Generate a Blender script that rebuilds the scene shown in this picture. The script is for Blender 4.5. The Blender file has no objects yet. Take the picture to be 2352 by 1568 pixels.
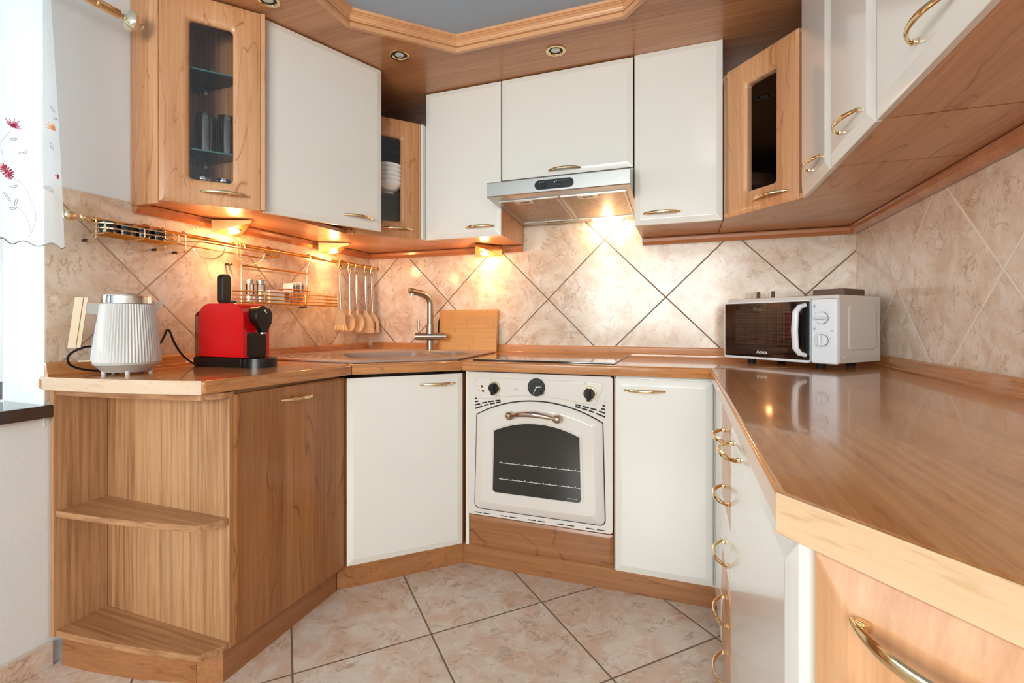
import bpy, bmesh, math, random
from mathutils import Vector, Matrix
random.seed(7)
S = bpy.context.scene
COL = S.collection
R = math.radians

# ------------------------------------------------------------------ camera, world, daylight, exposure
F_PX, YAW, HOR = 1096.2, .346, 740.3
cd = bpy.data.cameras.new('camera')
cd.sensor_width = 36; cd.lens = F_PX*36/2352; cd.shift_y = -(784-HOR)/2352
cd.clip_start = .02
cam = bpy.data.objects.new('camera', cd); COL.objects.link(cam)
cam.location = (1.741, -2.359, 1.0); cam.rotation_euler = (R(90), 0, YAW)
S.camera = cam
S.view_settings.view_transform = 'Standard'; S.view_settings.look = 'None'
S.view_settings.gamma = 1; S.view_settings.use_curve_mapping = False
S.view_settings.exposure = -0.07
W = bpy.data.worlds.new('world'); S.world = W; W.use_nodes = True
bg = W.node_tree.nodes['Background']
bg.inputs[0].default_value = (.80, .90, 1, 1); bg.inputs[1].default_value = 1.5
def area(name, loc, rot, sx, sy, power, col, portal=False):
    l = bpy.data.lights.new(name, 'AREA'); l.shape = 'RECTANGLE'; l.size = sx; l.size_y = sy
    l.energy = power; l.color = col
    o = bpy.data.objects.new(name, l); COL.objects.link(o); o.location = loc; o.rotation_euler = rot
    return o
# daylight entering through the side window and the big window behind the camera
area('window_daylight', (-.42, -2.2, 1.42), (0, R(-90), 0), 1.15, 1.25, 22, (.86, .94, 1))
area('window_daylight', (1.35, -4.95, 1.45), (R(90), 0, 0), 2.0, 1.25, 150, (1, .98, .955))

# ------------------------------------------------------------------ materials
def NT(name):
    m = bpy.data.materials.new(name); m.use_nodes = True
    nt = m.node_tree; b = nt.nodes['Principled BSDF']
    return m, nt, b
def N(nt, t, **k):
    n = nt.nodes.new(t)
    for a, v in k.items():
        if a.startswith('i_'): n.inputs[int(a[2:])].default_value = v
        else: setattr(n, a, v)
    return n
def L(nt, a, b): nt.links.new(a, b)
def srgb(r, g, b):
    f = lambda c: (c/255/12.92) if c/255 <= .04045 else ((c/255+.055)/1.055)**2.4
    return (f(r), f(g), f(b), 1)
def mth(nt, op, a, b=None, c=None):
    n = nt.nodes.new('ShaderNodeMath'); n.operation = op
    for i, v in enumerate((a, b, c)):
        if v is None: continue
        if isinstance(v, (int, float)): n.inputs[i].default_value = v
        else: L(nt, v, n.inputs[i])
    return n.outputs[0]
def ramp(nt, fac, stops):
    r = nt.nodes.new('ShaderNodeValToRGB'); e = r.color_ramp.elements
    while len(e) < len(stops): e.new(.5)
    for i, (p, c) in enumerate(stops): e[i].position = p; e[i].color = c
    L(nt, fac, r.inputs[0]); return r.outputs[0]
def mixc(nt, fac, a, b, mode='MIX'):
    n = nt.nodes.new('ShaderNodeMix'); n.data_type = 'RGBA'; n.blend_type = mode
    for i, v in ((0, fac), (6, a), (7, b)):
        if isinstance(v, (int, float, tuple)): n.inputs[i].default_value = v
        else: L(nt, v, n.inputs[i])
    return n.outputs[2]
def plain(name, col, rough=.5, metal=0, coat=0, spec=.5, bump=0, bscale=60):
    m, nt, b = NT(name)
    b.inputs['Base Color'].default_value = col; b.inputs['Roughness'].default_value = rough
    b.inputs['Metallic'].default_value = metal; b.inputs['Coat Weight'].default_value = coat
    b.inputs['Specular IOR Level'].default_value = spec; b.inputs['Coat Roughness'].default_value = .08
    tc = N(nt, 'ShaderNodeTexCoord')
    n = N(nt, 'ShaderNodeTexNoise'); n.inputs['Scale'].default_value = bscale; n.inputs['Detail'].default_value = 4
    L(nt, tc.outputs['Object'], n.inputs['Vector'])
    rr = N(nt, 'ShaderNodeMapRange', i_3=rough*.85, i_4=min(1, rough*1.15)); L(nt, n.outputs[0], rr.inputs[0]); L(nt, rr.outputs[0], b.inputs['Roughness'])
    if bump:
        bp = N(nt, 'ShaderNodeBump'); bp.inputs['Strength'].default_value = bump; bp.inputs['Distance'].default_value = .002
        L(nt, n.outputs[0], bp.inputs['Height']); L(nt, bp.outputs[0], b.inputs['Normal'])
    return m
def wood(name, light, dark, axis, rough=.32, coat=.25, figure=1.0, streak=1.0, scale=1.0, bump=.05, cr=.12, flecks=0, rotz=0):
    m, nt, b = NT(name)
    tc = N(nt, 'ShaderNodeTexCoord'); oi = N(nt, 'ShaderNodeObjectInfo')
    off = N(nt, 'ShaderNodeVectorMath', operation='MULTIPLY_ADD')
    cb = N(nt, 'ShaderNodeCombineXYZ'); 
    for i in range(3): L(nt, oi.outputs['Random'], cb.inputs[i])
    L(nt, cb.outputs[0], off.inputs[0]); off.inputs[1].default_value = (7.3, 5.1, 3.7); L(nt, tc.outputs['Object'], off.inputs[2])
    src = off.outputs[0]
    if rotz:
        vr = N(nt, 'ShaderNodeVectorRotate', rotation_type='Z_AXIS'); L(nt, src, vr.inputs['Vector']); vr.inputs['Angle'].default_value = -rotz; src = vr.outputs[0]
    def mp(across, along):
        s = [across*scale]*3; s[axis] = along*scale
        p = N(nt, 'ShaderNodeMapping'); p.inputs['Scale'].default_value = s; L(nt, src, p.inputs[0]); return p.outputs[0]
    n1 = N(nt, 'ShaderNodeTexNoise'); n1.inputs['Scale'].default_value = 1; n1.inputs['Detail'].default_value = 3; n1.inputs['Roughness'].default_value = .45; n1.inputs['Distortion'].default_value = .5
    L(nt, mp(7, 1.5), n1.inputs['Vector'])
    rings = mth(nt, 'PINGPONG', mth(nt, 'MULTIPLY', n1.outputs[0], 7.0), .5)
    line = mth(nt, 'POWER', mth(nt, 'SUBTRACT', 1, mth(nt, 'MULTIPLY', rings, 2)), 16)
    n2 = N(nt, 'ShaderNodeTexNoise'); n2.inputs['Scale'].default_value = 1; n2.inputs['Detail'].default_value = 6; n2.inputs['Roughness'].default_value = .65
    L(nt, mp(95, 2.6), n2.inputs['Vector'])
    n3 = N(nt, 'ShaderNodeTexNoise'); n3.inputs['Scale'].default_value = 1; n3.inputs['Detail'].default_value = 2
    L(nt, mp(9, .35), n3.inputs['Vector'])
    n4 = N(nt, 'ShaderNodeTexNoise'); n4.inputs['Scale'].default_value = 1; n4.inputs['Detail'].default_value = 3
    L(nt, mp(26, 3), n4.inputs['Vector'])
    brk = mth(nt, 'SMOOTHSTEP', .4, .62, n4.outputs[0]) if False else mth(nt, 'MAXIMUM', 0, mth(nt, 'MULTIPLY', mth(nt, 'SUBTRACT', n4.outputs[0], .4), 5))
    v = mth(nt, 'MULTIPLY', mth(nt, 'MULTIPLY', line, brk), .75*figure)
    s2 = mth(nt, 'MULTIPLY', mth(nt, 'SUBTRACT', n2.outputs[0], .5), 1.1*streak)
    s3 = mth(nt, 'MULTIPLY', mth(nt, 'SUBTRACT', n3.outputs[0], .5), 1.3)
    t = mth(nt, 'ADD', mth(nt, 'ADD', mth(nt, 'ADD', .38, v), s2), s3)
    if flecks:
        n5 = N(nt, 'ShaderNodeTexNoise'); n5.inputs['Scale'].default_value = 1; n5.inputs['Detail'].default_value = 1
        L(nt, mp(150, 22), n5.inputs['Vector'])
        mr = N(nt, 'ShaderNodeMapRange', i_1=.6, i_2=.72); L(nt, n5.outputs[0], mr.inputs[0])
        t = mth(nt, 'ADD', t, mth(nt, 'MULTIPLY', mr.outputs[0], flecks))
    c = ramp(nt, t, [(0.05, light), (.95, dark)])
    L(nt, c, b.inputs['Base Color'])
    b.inputs['Roughness'].default_value = rough; b.inputs['Coat Weight'].default_value = coat; b.inputs['Coat Roughness'].default_value = cr
    if bump:
        bp = N(nt, 'ShaderNodeBump'); bp.inputs['Strength'].default_value = bump; bp.inputs['Distance'].default_value = .001
        L(nt, n2.outputs[0], bp.inputs['Height']); L(nt, bp.outputs[0], b.inputs['Normal'])
    return m
def tile(name, ax, o1, o2, step, diag=True, ang=0, base=srgb(233, 220, 205), tan=srgb(214, 188, 163), vein=srgb(172, 136, 104), groutc=srgb(118, 96, 78), gw=.0026, rough=.16):
    """marbled ceramic tiles; ax = the two object axes; step = grid spacing of each line family"""
    m, nt, b = NT(name)
    tc = N(nt, 'ShaderNodeTexCoord'); sp = N(nt, 'ShaderNodeSeparateXYZ'); L(nt, tc.outputs['Object'], sp.inputs[0])
    p = mth(nt, 'SUBTRACT', sp.outputs[ax[0]], o1); q = mth(nt, 'SUBTRACT', sp.outputs[ax[1]], o2)
    if diag:
        a = mth(nt, 'DIVIDE', mth(nt, 'ADD', p, q), step); bb = mth(nt, 'DIVIDE', mth(nt, 'SUBTRACT', p, q), step); g = gw*1.414/step
    else:
        ca, sa = math.cos(ang), math.sin(ang)
        a = mth(nt, 'DIVIDE', mth(nt, 'ADD', mth(nt, 'MULTIPLY', p, ca), mth(nt, 'MULTIPLY', q, sa)), step)
        bb = mth(nt, 'DIVIDE', mth(nt, 'SUBTRACT', mth(nt, 'MULTIPLY', p, sa), mth(nt, 'MULTIPLY', q, ca)), step); g = gw/step
    def dist(x): return mth(nt, 'ABSOLUTE', mth(nt, 'SUBTRACT', mth(nt, 'FRACT', mth(nt, 'ADD', x, .5)), .5))
    d = mth(nt, 'MINIMUM', dist(a), dist(bb))
    gm = N(nt, 'ShaderNodeMapRange', i_1=g*.75, i_2=g*1.25, i_3=1, i_4=0); L(nt, d, gm.inputs[0])
    # every tile gets its own cut of the marble
    cb = N(nt, 'ShaderNodeCombineXYZ'); L(nt, mth(nt, 'FLOOR', a), cb.inputs[0]); L(nt, mth(nt, 'FLOOR', bb), cb.inputs[1])
    wn = N(nt, 'ShaderNodeTexWhiteNoise'); L(nt, cb.outputs[0], wn.inputs['Vector'])
    off = N(nt, 'ShaderNodeVectorMath', operation='MULTIPLY_ADD'); L(nt, wn.outputs['Color'], off.inputs[0]); off.inputs[1].default_value = (9, 9, 9); L(nt, tc.outputs['Object'], off.inputs[2])
    def noise(sc, det, dis, ro=.5):
        n = N(nt, 'ShaderNodeTexNoise'); n.inputs['Scale'].default_value = sc; n.inputs['Detail'].default_value = det
        n.inputs['Distortion'].default_value = dis; n.inputs['Roughness'].default_value = ro; L(nt, off.outputs[0], n.inputs['Vector']); return n.outputs[0]
    cloud = ramp(nt, noise(9, 4, 1.2), [(.36, base), (.66, tan)])
    w1 = noise(7, 5, 2.2, .6)
    v1 = mth(nt, 'ABSOLUTE', mth(nt, 'SUBTRACT', w1, .5))
    m1 = N(nt, 'ShaderNodeMapRange', i_1=.0, i_2=.04, i_3=1, i_4=0); L(nt, v1, m1.inputs[0])
    msk = N(nt, 'ShaderNodeMapRange', i_1=.48, i_2=.6); L(nt, noise(14, 2, .4), msk.inputs[0])
    veins = mth(nt, 'MULTIPLY', mth(nt, 'MULTIPLY', m1.outputs[0], msk.outputs[0]), .62)
    c = mixc(nt, veins, cloud, vein)
    w2 = mth(nt, 'ABSOLUTE', mth(nt, 'SUBTRACT', noise(6, 5, 1.6, .55), .47))
    m2 = N(nt, 'ShaderNodeMapRange', i_1=.0, i_2=.016, i_3=.5, i_4=0); L(nt, w2, m2.inputs[0])
    c = mixc(nt, m2.outputs[0], c, srgb(240, 226, 210))
    blot = N(nt, 'ShaderNodeMapRange', i_1=.58, i_2=.70, i_4=.5); L(nt, noise(24, 4, 2.2, .6), blot.inputs[0])
    c = mixc(nt, blot.outputs[0], c, srgb(186, 148, 118))
    c = mixc(nt, gm.outputs[0], c, groutc)
    L(nt, c, b.inputs['Base Color'])
    rr = N(nt, 'ShaderNodeMapRange', i_3=rough, i_4=.7); L(nt, gm.outputs[0], rr.inputs[0]); L(nt, rr.outputs[0], b.inputs['Roughness'])
    h = mth(nt, 'SUBTRACT', mth(nt, 'MULTIPLY', noise(60, 3, .5), .12), gm.outputs[0])
    bp = N(nt, 'ShaderNodeBump'); bp.inputs['Strength'].default_value = .35; bp.inputs['Distance'].default_value = .0015
    L(nt, h, bp.inputs['Height']); L(nt, bp.outputs[0], b.inputs['Normal'])
    return m
def thin_glass(name, tint=(1, 1, 1, 1), refl=.0, ior=1.5):
    m = bpy.data.materials.new(name); m.use_nodes = True; nt = m.node_tree; nt.nodes.clear()
    o = N(nt, 'ShaderNodeOutputMaterial'); mx = N(nt, 'ShaderNodeMixShader'); t = N(nt, 'ShaderNodeBsdfTransparent'); g = N(nt, 'ShaderNodeBsdfGlossy')
    t.inputs[0].default_value = tint; g.inputs['Roughness'].default_value = .02; g.inputs['Color'].default_value = (1, 1, 1, 1)
    fr = N(nt, 'ShaderNodeFresnel'); fr.inputs[0].default_value = ior
    L(nt, mth(nt, 'ADD', fr.outputs[0], refl), mx.inputs[0]); L(nt, t.outputs[0], mx.inputs[1]); L(nt, g.outputs[0], mx.inputs[2]); L(nt, mx.outputs[0], o.inputs[0])
    return m
def emit(name, col, s):
    m, nt, b = NT(name); b.inputs['Emission Color'].default_value = col; b.inputs['Emission Strength'].default_value = s
    b.inputs['Base Color'].default_value = col; return m

WL, WD = srgb(219, 166, 122), srgb(170, 108, 64)
M = {}
M['wood_v'] = wood('alder_vertical', WL, WD, 2)
M['wood_h'] = wood('alder_horizontal', WL, WD, 0)
M['wood_dv'] = wood('alder_shaded_vertical', srgb(186, 126, 74), srgb(130, 76, 36), 2)  # same alder, with the darker light on the base units put into its colour
M['wood_dh'] = wood('alder_shaded_horizontal', srgb(180, 122, 76), srgb(126, 74, 38), 0)
M['lam_v'] = wood('oak_laminate_vertical', srgb(197, 150, 108), srgb(142, 94, 58), 2, rough=.4, coat=.1, figure=.2, streak=2.3)
M['lam_h'] = wood('oak_laminate_horizontal', srgb(190, 140, 98), srgb(138, 90, 54), 0, rough=.4, coat=.1, figure=.2, streak=2.3)
M['lam_y'] = wood('oak_laminate_crosswise', srgb(190, 140, 98), srgb(138, 90, 54), 1, rough=.4, coat=.1, figure=.2, streak=2.3)
M['sof_x'] = wood('soffit_veneer_x', srgb(200, 142, 98), srgb(152, 96, 58), 0, rough=.28, coat=.3, figure=.3, streak=1.6)
M['top_x'] = wood('worktop_beech_x', srgb(206, 142, 84), srgb(150, 86, 40), 0, rough=.22, coat=.6, figure=.25, streak=1.4, flecks=.25, cr=.05, bump=.008)
M['top_y'] = wood('worktop_beech_y', srgb(206, 142, 84), srgb(150, 86, 40), 1, rough=.22, coat=.6, figure=.25, streak=1.4, flecks=.25, cr=.05, bump=.008)
M['band'] = wood('beech_edge_band', srgb(222, 188, 152), srgb(200, 160, 120), 0, rough=.45, coat=.05, figure=.1, streak=.9, flecks=.45, rotz=-.862, scale=1.3)
M['top_d'] = wood('worktop_beech_diagonal', srgb(206, 142, 84), srgb(150, 86, 40), 0, rough=.22, coat=.6, figure=.3, streak=1.5, flecks=.3, cr=.05, bump=.008, rotz=.75)
M['bandp'] = wood('pale_edge_band', srgb(222, 196, 170), srgb(200, 166, 136), 0, rough=.4, coat=.1, figure=.15, streak=.8, flecks=.4)
M['mould'] = wood('moulding_wood', srgb(222, 166, 120), srgb(196, 136, 92), 0, rough=.3, coat=.3, figure=.05, streak=.5)
M['mould2'] = wood('wall_moulding_wood', srgb(196, 128, 82), srgb(160, 92, 52), 0, rough=.25, coat=.4, figure=.2)
M['bamboo'] = wood('bamboo', srgb(218, 166, 102), srgb(186, 130, 70), 0, rough=.45, coat=0, figure=.3, streak=.8)
M['dark'] = plain('dark_interior', srgb(70, 45, 32), .6)
M['white'] = plain('cream_lacquer', srgb(231, 228, 221), .2, coat=.5)
M['wedge'] = plain('cream_edge', srgb(226, 220, 208), .3)
M['plaster'] = plain('white_plaster', srgb(230, 232, 232), .8, bump=.35, bscale=90)
M['plaster_s'] = plain('smooth_white_plaster', srgb(236, 241, 245), .8, bump=.06, bscale=60)
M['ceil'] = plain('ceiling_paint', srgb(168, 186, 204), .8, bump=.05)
M['tile_b'] = tile('wall_tile_back', (0, 2), 1.6603, 1.1187, .5732)
M['tile_l'] = tile('wall_tile_left', (1, 2), -1.2404, 1.1187, .5732, groutc=srgb(170, 146, 126))
M['tile_r'] = tile('wall_tile_right', (1, 2), -.4096, 1.1187, .5732, groutc=srgb(236, 226, 212), gw=.0032)
M['tile_f'] = tile('floor_tile', (0, 1), .978, -1.0055, .4053, diag=False, ang=.7912, rough=.28, groutc=srgb(120, 98, 80), gw=.0028, base=srgb(222, 206, 192), tan=srgb(212, 180, 156), vein=srgb(158, 118, 88))
M['brass'] = plain('polished_brass', srgb(236, 212, 166), .13, metal=1)
M['gold'] = plain('gold_wire', srgb(236, 186, 104), .2, metal=1)
M['brassp'] = plain('pale_brass', srgb(240, 218, 180), .25, metal=1)
M['champ'] = plain('champagne_metal', srgb(240, 226, 200), .3, metal=.7)
M['chrome'] = plain('chrome', srgb(225, 225, 225), .1, metal=1)
M['steel'] = plain('brushed_steel', srgb(190, 188, 184), .34, metal=1)
M['nickel'] = plain('brushed_nickel', srgb(176, 168, 156), .32, metal=1)
M['black'] = plain('black_plastic', srgb(14, 14, 15), .3)
M['blackm'] = plain('matt_black_plastic', srgb(22, 22, 22), .55)
M['bglass'] = plain('black_glass', srgb(6, 6, 7), .03, coat=1, spec=.8)
M['ovenglass'] = plain('oven_glass', srgb(34, 34, 32), .08, coat=.5)
M['enamel'] = plain('white_enamel', srgb(222, 215, 208), .2, coat=.5)
M['red'] = plain('red_plastic', srgb(206, 6, 22), .22, coat=.5)
M['ledred'] = plain('dark_red_lens', srgb(110, 12, 20), .2)
M['kettle'] = plain('white_plastic', srgb(208, 206, 204), .38)
M['kettleg'] = plain('pale_grey_plastic', srgb(180, 177, 172), .35)
M['mwwhite'] = plain('silver_white_plastic', srgb(222, 228, 234), .3, coat=.2)
M['mwbody'] = plain('white_painted_metal', srgb(206, 198, 192), .35)
M['print'] = plain('grey_print', srgb(120, 122, 126), .5)
M['printw'] = plain('white_print', srgb(225, 225, 225), .5)
m, nt, b = NT('granite_sink'); tc = N(nt, 'ShaderNodeTexCoord'); nn = N(nt, 'ShaderNodeTexNoise'); nn.inputs['Scale'].default_value = 800; nn.inputs['Detail'].default_value = 2
L(nt, tc.outputs['Object'], nn.inputs['Vector']); L(nt, ramp(nt, nn.outputs[0], [(.34, srgb(138, 116, 104)), (.5, srgb(170, 145, 130)), (.66, srgb(196, 174, 158))]), b.inputs['Base Color']); b.inputs['Roughness'].default_value = .42; M['granite'] = m
M['sill'] = plain('dark_brown_sill', srgb(56, 38, 34), .12, coat=.6)
M['frame'] = plain('white_window_frame', srgb(240, 242, 244), .35)
M['glass'] = thin_glass('clear_glass', (.97, 1, .99, 1))
M['tumbler'] = thin_glass('drinking_glass', (.97, .98, .98, 1), .07, 1.6)
M['smoke'] = thin_glass('smoked_glass', (.97, .955, .94, 1), .0)
M['shelfglass'] = thin_glass('green_edge_glass', (.86, .93, .91, 1), .02)
M['glassedge'] = plain('green_glass_edge', srgb(70, 130, 125), .1, coat=1)
M['porcelain'] = plain('white_porcelain', srgb(235, 235, 232), .15, coat=.5)
M['beige'] = plain('beige_nylon', srgb(226, 196, 158), .4)
M['mesh'] = None
M['paper'] = plain('white_paper', srgb(238, 232, 224), .7)
M['red_thread'] = plain('pink_red_thread', srgb(206, 66, 100), .8)
M['pink_thread'] = plain('pale_pink_thread', srgb(236, 150, 170), .8)
M['orange_thread'] = plain('orange_thread', srgb(240, 170, 110), .8)
M['green_thread'] = plain('grey_green_thread', srgb(150, 158, 146), .8)
M['lamp'] = emit('warm_halogen', (1, .72, .42, 1), 60)
M['lampoff'] = plain('frosted_lamp_glass', srgb(200, 206, 204), .15, coat=1)

M['bambk'] = plain('bamboo_node_brown', srgb(180, 124, 66), .5)
M['satin'] = plain('satin_brass', srgb(226, 172, 110), .35, metal=.9)
M['bronze'] = plain('bronzed_chrome', srgb(206, 184, 166), .12, metal=1)
M['traypl'] = thin_glass('clear_tray_plastic', (.93, .93, .92, 1), 0, 1.18)
M['brn'] = plain('dark_brown_card', srgb(104, 80, 66), .5)
M['brassdk'] = plain('dark_bronze_line', srgb(150, 116, 84), .4, metal=.5)
M['bluegl'] = plain('blue_tinted_gauge', srgb(150, 170, 205), .15)
M['tank'] = thin_glass('smoked_tank', (.55, .53, .52, 1), .05)
M['bluejar'] = plain('blue_black_glass', srgb(20, 28, 36), .1, coat=.8)
M['orangep'] = plain('orange_brown_print', srgb(176, 110, 70), .5)
M['copper'] = plain('copper_wire', srgb(232, 140, 80), .25, metal=1)
M['crystal'] = plain('crystal_finial', srgb(226, 214, 186), .08, metal=.7, coat=1)
# hood filter: fine perforated metal
m, nt, b = NT('filter_mesh'); tc = N(nt, 'ShaderNodeTexCoord'); vo = N(nt, 'ShaderNodeTexVoronoi'); vo.inputs['Scale'].default_value = 260
L(nt, tc.outputs['Object'], vo.inputs['Vector']); L(nt, ramp(nt, vo.outputs[0], [(.2, srgb(92, 80, 70)), (.6, srgb(186, 168, 150))]), b.inputs['Base Color'])
b.inputs['Metallic'].default_value = .8; b.inputs['Roughness'].default_value = .4; M['mesh'] = m
# microwave window: black glass with a dotted screen behind
m, nt, b = NT('dotted_screen'); tc = N(nt, 'ShaderNodeTexCoord'); sp = N(nt, 'ShaderNodeSeparateXYZ'); L(nt, tc.outputs['Object'], sp.inputs[0])
fx_ = mth(nt, 'ABSOLUTE', mth(nt, 'SUBTRACT', mth(nt, 'FRACT', mth(nt, 'MULTIPLY', sp.outputs[0], 230)), .5)); fz_ = mth(nt, 'ABSOLUTE', mth(nt, 'SUBTRACT', mth(nt, 'FRACT', mth(nt, 'MULTIPLY', sp.outputs[2], 230)), .5))
dd = mth(nt, 'MAXIMUM', fx_, fz_); L(nt, ramp(nt, dd, [(.18, srgb(118, 100, 86)), (.26, srgb(16, 14, 13))]), b.inputs['Base Color'])
b.inputs['Roughness'].default_value = .05; b.inputs['Coat Weight'].default_value = .8; M['dots'] = m
# sheer curtain
m = bpy.data.materials.new('sheer_voile'); m.use_nodes = True; nt = m.node_tree; nt.nodes.clear()
o_ = N(nt, 'ShaderNodeOutputMaterial'); a1 = N(nt, 'ShaderNodeMixShader'); a2 = N(nt, 'ShaderNodeMixShader')
tr = N(nt, 'ShaderNodeBsdfTransparent'); tl = N(nt, 'ShaderNodeBsdfTranslucent'); df = N(nt, 'ShaderNodeBsdfDiffuse')
tl.inputs[0].default_value = (.78, .84, .86, 1); df.inputs[0].default_value = (.86, .91, .93, 1)
a1.inputs[0].default_value = .5; L(nt, tl.outputs[0], a1.inputs[1]); L(nt, df.outputs[0], a1.inputs[2])
a2.inputs[0].default_value = .55; L(nt, tr.outputs[0], a2.inputs[1]); L(nt, a1.outputs[0], a2.inputs[2]); L(nt, a2.outputs[0], o_.inputs[0]); M['voile'] = m

# ------------------------------------------------------------------ mesh builder
class MB:
    def __init__(s, T=None): s.bm = bmesh.new(); s.mats = []; s.T = T or Matrix()
    def mi(s, m):
        if m not in s.mats: s.mats.append(m)
        return s.mats.index(m)
    def add(s, tmp, mat, T=None):
        i = s.mi(mat)
        for f in tmp.faces: f.material_index = i; f.smooth = True
        tmp.transform(s.T @ (T or Matrix()))
        me = bpy.data.meshes.new('t'); tmp.to_mesh(me); tmp.free(); s.bm.from_mesh(me); bpy.data.meshes.remove(me)
        return s
    def box(s, x0, x1, y0, y1, z0, z1, mat, bev=0, T=None, seg=2):
        t = bmesh.new(); v = [t.verts.new((x, y, z)) for z in (z0, z1) for y in (y0, y1) for x in (x0, x1)]
        for f in ((0, 2, 3, 1), (4, 5, 7, 6), (0, 1, 5, 4), (2, 6, 7, 3), (0, 4, 6, 2), (1, 3, 7, 5)): t.faces.new([v[i] for i in f])
        if bev: bmesh.ops.bevel(t, geom=t.edges[:], offset=bev, segments=seg, profile=.5, affect='EDGES')
        return s.add(t, mat, T)
    def prism(s, poly, z0, z1, mat, bev=0, T=None, mode='all'):
        t = bmesh.new(); a = [t.verts.new((x, y, z0)) for x, y in poly]; c = [t.verts.new((x, y, z1)) for x, y in poly]
        n = len(poly); t.faces.new(a[::-1]); t.faces.new(c)
        for i in range(n): t.faces.new((a[i], a[(i+1) % n], c[(i+1) % n], c[i]))
        bmesh.ops.recalc_face_normals(t, faces=t.faces[:])
        if bev:
            es = t.edges[:] if mode == 'all' else [e for e in t.edges if abs(e.verts[0].co.z-e.verts[1].co.z) < 1e-6]
            bmesh.ops.bevel(t, geom=es, offset=bev, segments=3, profile=.5, affect='EDGES')
        return s.add(t, mat, T)
    def loft(s, rings, mat, cap=(True, True), T=None, closed=True):
        t = bmesh.new(); vs = [[t.verts.new(p) for p in r] for r in rings]; n = len(rings[0])
        for a, b in zip(vs, vs[1:]):
            for i in range(n if closed else n-1): t.faces.new((a[i], a[(i+1) % n], b[(i+1) % n], b[i]))
        if cap[0]: t.faces.new(vs[0][::-1])
        if cap[1]: t.faces.new(vs[-1])
        bmesh.ops.recalc_face_normals(t, faces=t.faces[:])
        return s.add(t, mat, T)
    def tube(s, pts, r, mat, seg=8, T=None, flat=None, cap=True):
        """swept round (or flattened: flat=(ru,rv,up)) bar; r may be a list"""
        P = [Vector(p) for p in pts]; n = len(P); rings = []; up = Vector((0, 0, 1)); prev = None
        for i in range(n):
            d = (P[min(i+1, n-1)]-P[max(i-1, 0)]).normalized()
            if prev is None:
                a = up if abs(d.dot(up)) < .95 else Vector((1, 0, 0)); u = (a-d*a.dot(d)).normalized()
            else: u = (prev-d*prev.dot(d)).normalized()
            prev = u; w = d.cross(u); rr = r[i] if isinstance(r, (list, tuple)) else r
            ru, rv = (rr*flat[0], rr*flat[1]) if flat else (rr, rr)
            rings.append([P[i]+u*ru*math.cos(2*math.pi*k/seg)+w*rv*math.sin(2*math.pi*k/seg) for k in range(seg)])
        return s.loft(rings, mat, (cap, cap), T)
    def lathe(s, prof, mat, seg=32, T=None, cap=(True, True)):
        rings = [[(r*math.cos(2*math.pi*k/seg), r*math.sin(2*math.pi*k/seg), z) for k in range(seg)] for r, z in prof]
        return s.loft(rings, mat, cap, T)
    def ball(s, c, r, mat, seg=16, sc=(1, 1, 1)):
        t = bmesh.new(); bmesh.ops.create_uvsphere(t, u_segments=seg, v_segments=seg//2+2, radius=r)
        return s.add(t, mat, Matrix.Translation(c) @ Matrix.Diagonal((*sc, 1)))
    def build(s, name, parent=None, kind=None, sharp=38):
        me = bpy.data.meshes.new(name)
        s.bm.to_mesh(me); s.bm.free()
        for m in s.mats: me.materials.append(m)
        me.set_sharp_from_angle(angle=R(sharp))
        o = bpy.data.objects.new(name, me); COL.objects.link(o)
        w = o.modifiers.new('wn', 'WEIGHTED_NORMAL'); w.keep_sharp = True
        if parent: o.parent = parent
        if kind: o['kind'] = kind
        return o
def TR(x=0, y=0, z=0, rz=0, rx=0, ry=0):
    return Matrix.Translation((x, y, z)) @ Matrix.Rotation(rz, 4, 'Z') @ Matrix.Rotation(ry, 4, 'Y') @ Matrix.Rotation(rx, 4, 'X')
def thing(name, label, cat, loc=(0, 0, 0), rz=0, group=None):
    o = bpy.data.objects.new(name, None); COL.objects.link(o); o.empty_display_size = .05
    o.location = loc; o.rotation_euler = (0, 0, rz); o['label'] = label; o['category'] = cat
    if group: o['group'] = group
    return o
def tag(o, label, cat, group=None):
    o['label'] = label; o['category'] = cat
    if group: o['group'] = group
    return o
def copytree(r, loc=None, rz=None, label=None):
    c = r.copy(); COL.objects.link(c)
    if loc: c.location = loc
    if rz is not None: c.rotation_euler = (0, 0, rz)
    if label: c['label'] = label
    for ch in r.children:
        d = ch.copy(); COL.objects.link(d); d.parent = c
        for g in ch.children:
            e = g.copy(); COL.objects.link(e); e.parent = d
    return c
def WT(o):  # world -> local of a thing (so geometry can be written in room coordinates)
    return (Matrix.Translation(o.location) @ Matrix.Rotation(o.rotation_euler.z, 4, 'Z')).inverted()
def rrect(x0, z0, x1, z1, r, y, n=4):
    out = []
    for cx, cz, a0 in ((x1-r, z1-r, 0), (x0+r, z1-r, 90), (x0+r, z0+r, 180), (x1-r, z0+r, 270)):
        for k in range(n+1):
            a = R(a0+90*k/n); out.append((cx+r*math.cos(a), y, cz+r*math.sin(a)))
    return out
def panel(mb, x0, x1, z0, z1, mat, t=.02, ch=.022, cd_=.006, y=0):
    """door / drawer front with a sloped edge; front face at local y"""
    mb.loft([rrect(x0, z0, x1, z1, .001, y+t), rrect(x0, z0, x1, z1, .002, y+cd_+.001), rrect(x0+.0015, z0+.0015, x1-.0015, z1-.0015, .003, y+cd_-.0005),
             rrect(x0+ch, z0+ch, x1-ch, z1-ch, .004, y+.0006), rrect(x0+ch+.002, z0+ch+.002, x1-ch-.002, z1-ch-.002, .004, y)], mat)
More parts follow.
